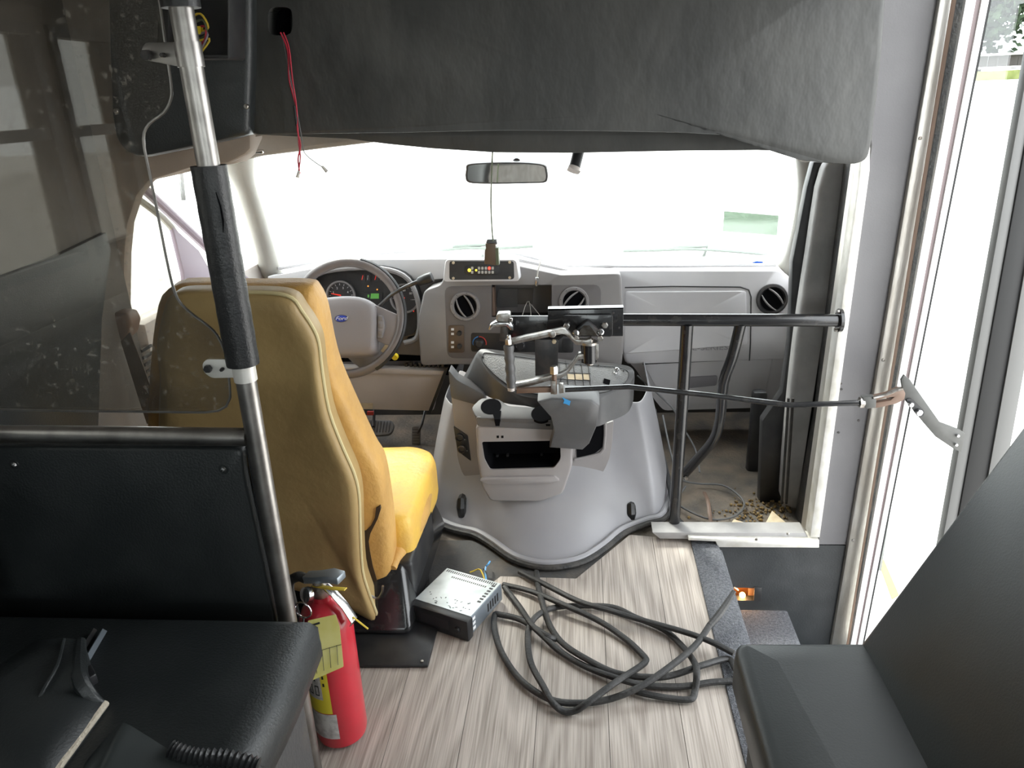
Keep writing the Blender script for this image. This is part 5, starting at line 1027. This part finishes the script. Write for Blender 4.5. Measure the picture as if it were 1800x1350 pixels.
for yy, ins in ((1.03, .02), (1.036, .012), (1.03, .004), (1.02, .0), (.9, 0), (-.5, 0)):
    o_ = t1 - dirb * .05; a = o_ + dirb * ins + nb_ * -ins * .0; 
    ring = [o_ + dirb * (0 + ins) + nb_ * -ins, o_ + dirb * (Lb - ins) + nb_ * -ins, o_ + dirb * (Lb - ins) - nb_ * (.09 - ins), o_ + dirb * ins - nb_ * (.09 - ins)]
    rgs.append([V((p.x, yy + (0 if ins == 0 else 0), p.z)) for p in ring])
obj('backrest', loft(rgs), 'seat_vinyl', rbn, bevel=.012, bseg=3, angle=60)
obj('base_panel', box(x0_ + .03, x1_ + .05, -.4, yf - .02, 0, zc - .075), 'mat_rubber', rbn, bevel=.004)
# ================================================================== LEFT BENCH
lbn = thing('side_bench', 'black vinyl bench seat against the barrier panel at lower left', 'bench', (-.8, .6, 0))
zl = .42; xr = PZ(560, 1112, zl).x - .008; yb = YBR - .055
lr = rnd([(xr, yb), (xr, -.4), (-1.18, -.4), (-1.18, yb)], .018, 4)
def lz(ins, z): return [V((min(p.x, xr - ins) + .004 * math.sin(p.y * 16) * (ins < .03), min(p.y, yb - ins * .6), z)) for p in lr2]
lr2 = []
for i_ in range(len(lr)):
    a, b = lr[i_], lr[(i_ + 1) % len(lr)]; k = max(1, int((b - a).length / .06))
    for t in range(k): lr2.append(a + (b - a) * t / k)
obj('seat', loft([lz(.02, zl - .085), lz(.002, zl - .075), lz(0, zl - .05), lz(.004, zl - .02), lz(.016, zl - .006), lz(.032, zl + .002), lz(.05, zl + .004)]), 'black_vinyl', lbn, angle=60)
obj('base_panel', box(-1.15, xr - .05, -.4, yb - .02, 0, zl - .085), 'mat_rubber', lbn, bevel=.004)
obj('backrest', box(-1.12, -1.02, -.4, yb - .02, zl + .01, zl + .42, mtx=Matrix.Translation((-.02, 0, 0))), 'seat_vinyl', lbn, bevel=.03, bseg=4)
# vinyl belt flap and elastic bag on the left bench
fl_ = thing('folded_vinyl_flap', 'creased black vinyl pad with beige foam edge on the left bench', 'pad', PZ(80, 1250, zl))
za = zl + .02
fpts = [(60, 1128, .05), (110, 1122, .055), (148, 1126, .05), (146, 1170, .055), (152, 1200, .04), (168, 1222, .02), (186, 1238, .012), (150, 1290, .012), (105, 1350, .012), (60, 1420, .012), (-60, 1420, .02), (-60, 1220, .04), (0, 1170, .05)]
fr_ = [PZ(a, b, zl + c) for a, b, c in fpts]
fc = sum(fr_, V()) / len(fr_) + V((0, 0, .02))
bm = loft([[V((p.x, p.y, zl + .004)) for p in fr_], fr_, [fc + (p - fc) * .97 + V((0, 0, .004)) for p in fr_], [fc + (p - fc) * .6 + V((0, 0, .006)) for p in fr_]])
obj('pad_body', bm, 'black_vinyl', fl_, angle=60)
obj('foam_edge', tube([PZ(186, 1236, zl + .012), PZ(150, 1284, zl + .012), PZ(108, 1342, zl + .012), PZ(60, 1410, zl + .012)], .0055, 8, 2), 'beige_foam', fl_)
obj('seam', tube([PZ(112, 1124, zl + .062), PZ(100, 1170, zl + .062), PZ(75, 1215, zl + .05), PZ(66, 1240, zl + .035), PZ(78, 1268, zl + .03)], .003, 8, 3), 'black_vinyl', fl_)
obj('fold', tube([PZ(142, 1128, zl + .05), PZ(140, 1190, zl + .05), PZ(160, 1224, zl + .026), PZ(184, 1238, zl + .012)], [.008, .012, .010, .004], 10, 3), 'black_vinyl', fl_)
sr_ = thing('seat_rail', 'short dark blue metal rail behind the black vinyl pad', 'rail', PZ(165, 1140, zl))
obj('channel', tube([PZ(182, 1110, zl + .012), PZ(148, 1168, zl + .012)], .006, 4), 'radio_side', sr_); obj('channel', tube([PZ(166, 1108, zl + .01), PZ(140, 1150, zl + .01)], .005, 4), 'dark_metal', sr_)
obj('buckle', puff(rnd([(146, 1180), (160, 1168), (170, 1186), (150, 1198)], 3, 2), Pl((0, 0, zl + .02), (0, 0, 1)), .015, .003), 'black_plastic', sr_)
eb_ = thing('elastic_vinyl_cover', 'black vinyl cover with gathered elastic hem at bottom left', 'cover', PZ(250, 1330, zl))
top_ = smooth([PZ(100, 1420, zl + .03), PZ(150, 1340, zl + .05), PZ(205, 1278, zl + .07), PZ(222, 1272, zl + .075), PZ(260, 1294, zl + .06), PZ(300, 1318, zl + .045), PZ(350, 1330, zl + .035), PZ(410, 1332, zl + .025), PZ(460, 1350, zl + .01)], 5, False)
n_t = len(top_)
bm = loft([[V((p.x, p.y + .01, zl + .003)) for p in top_], top_, [p + V((0, -.02 - .002 * math.sin(i * 1.3), -.004)) for i, p in enumerate(top_)], [V((p.x, p.y - .12, p.z - .03)) for p in top_]], closed=False)
o_e = obj('cover_body', bm, 'seat_vinyl', eb_, angle=70); mdd = o_e.modifiers.new('t', 'SOLIDIFY'); mdd.thickness = .003
hem = smooth([PZ(298, 1316, zl + .05), PZ(340, 1330, zl + .04), PZ(400, 1333, zl + .033), PZ(455, 1348, zl + .02)], 12, False)
obj('elastic_hem', tube(hem, [.0085 + .0035 * (k % 2) for k in range(len(hem))], 10), 'black_foam', eb_)
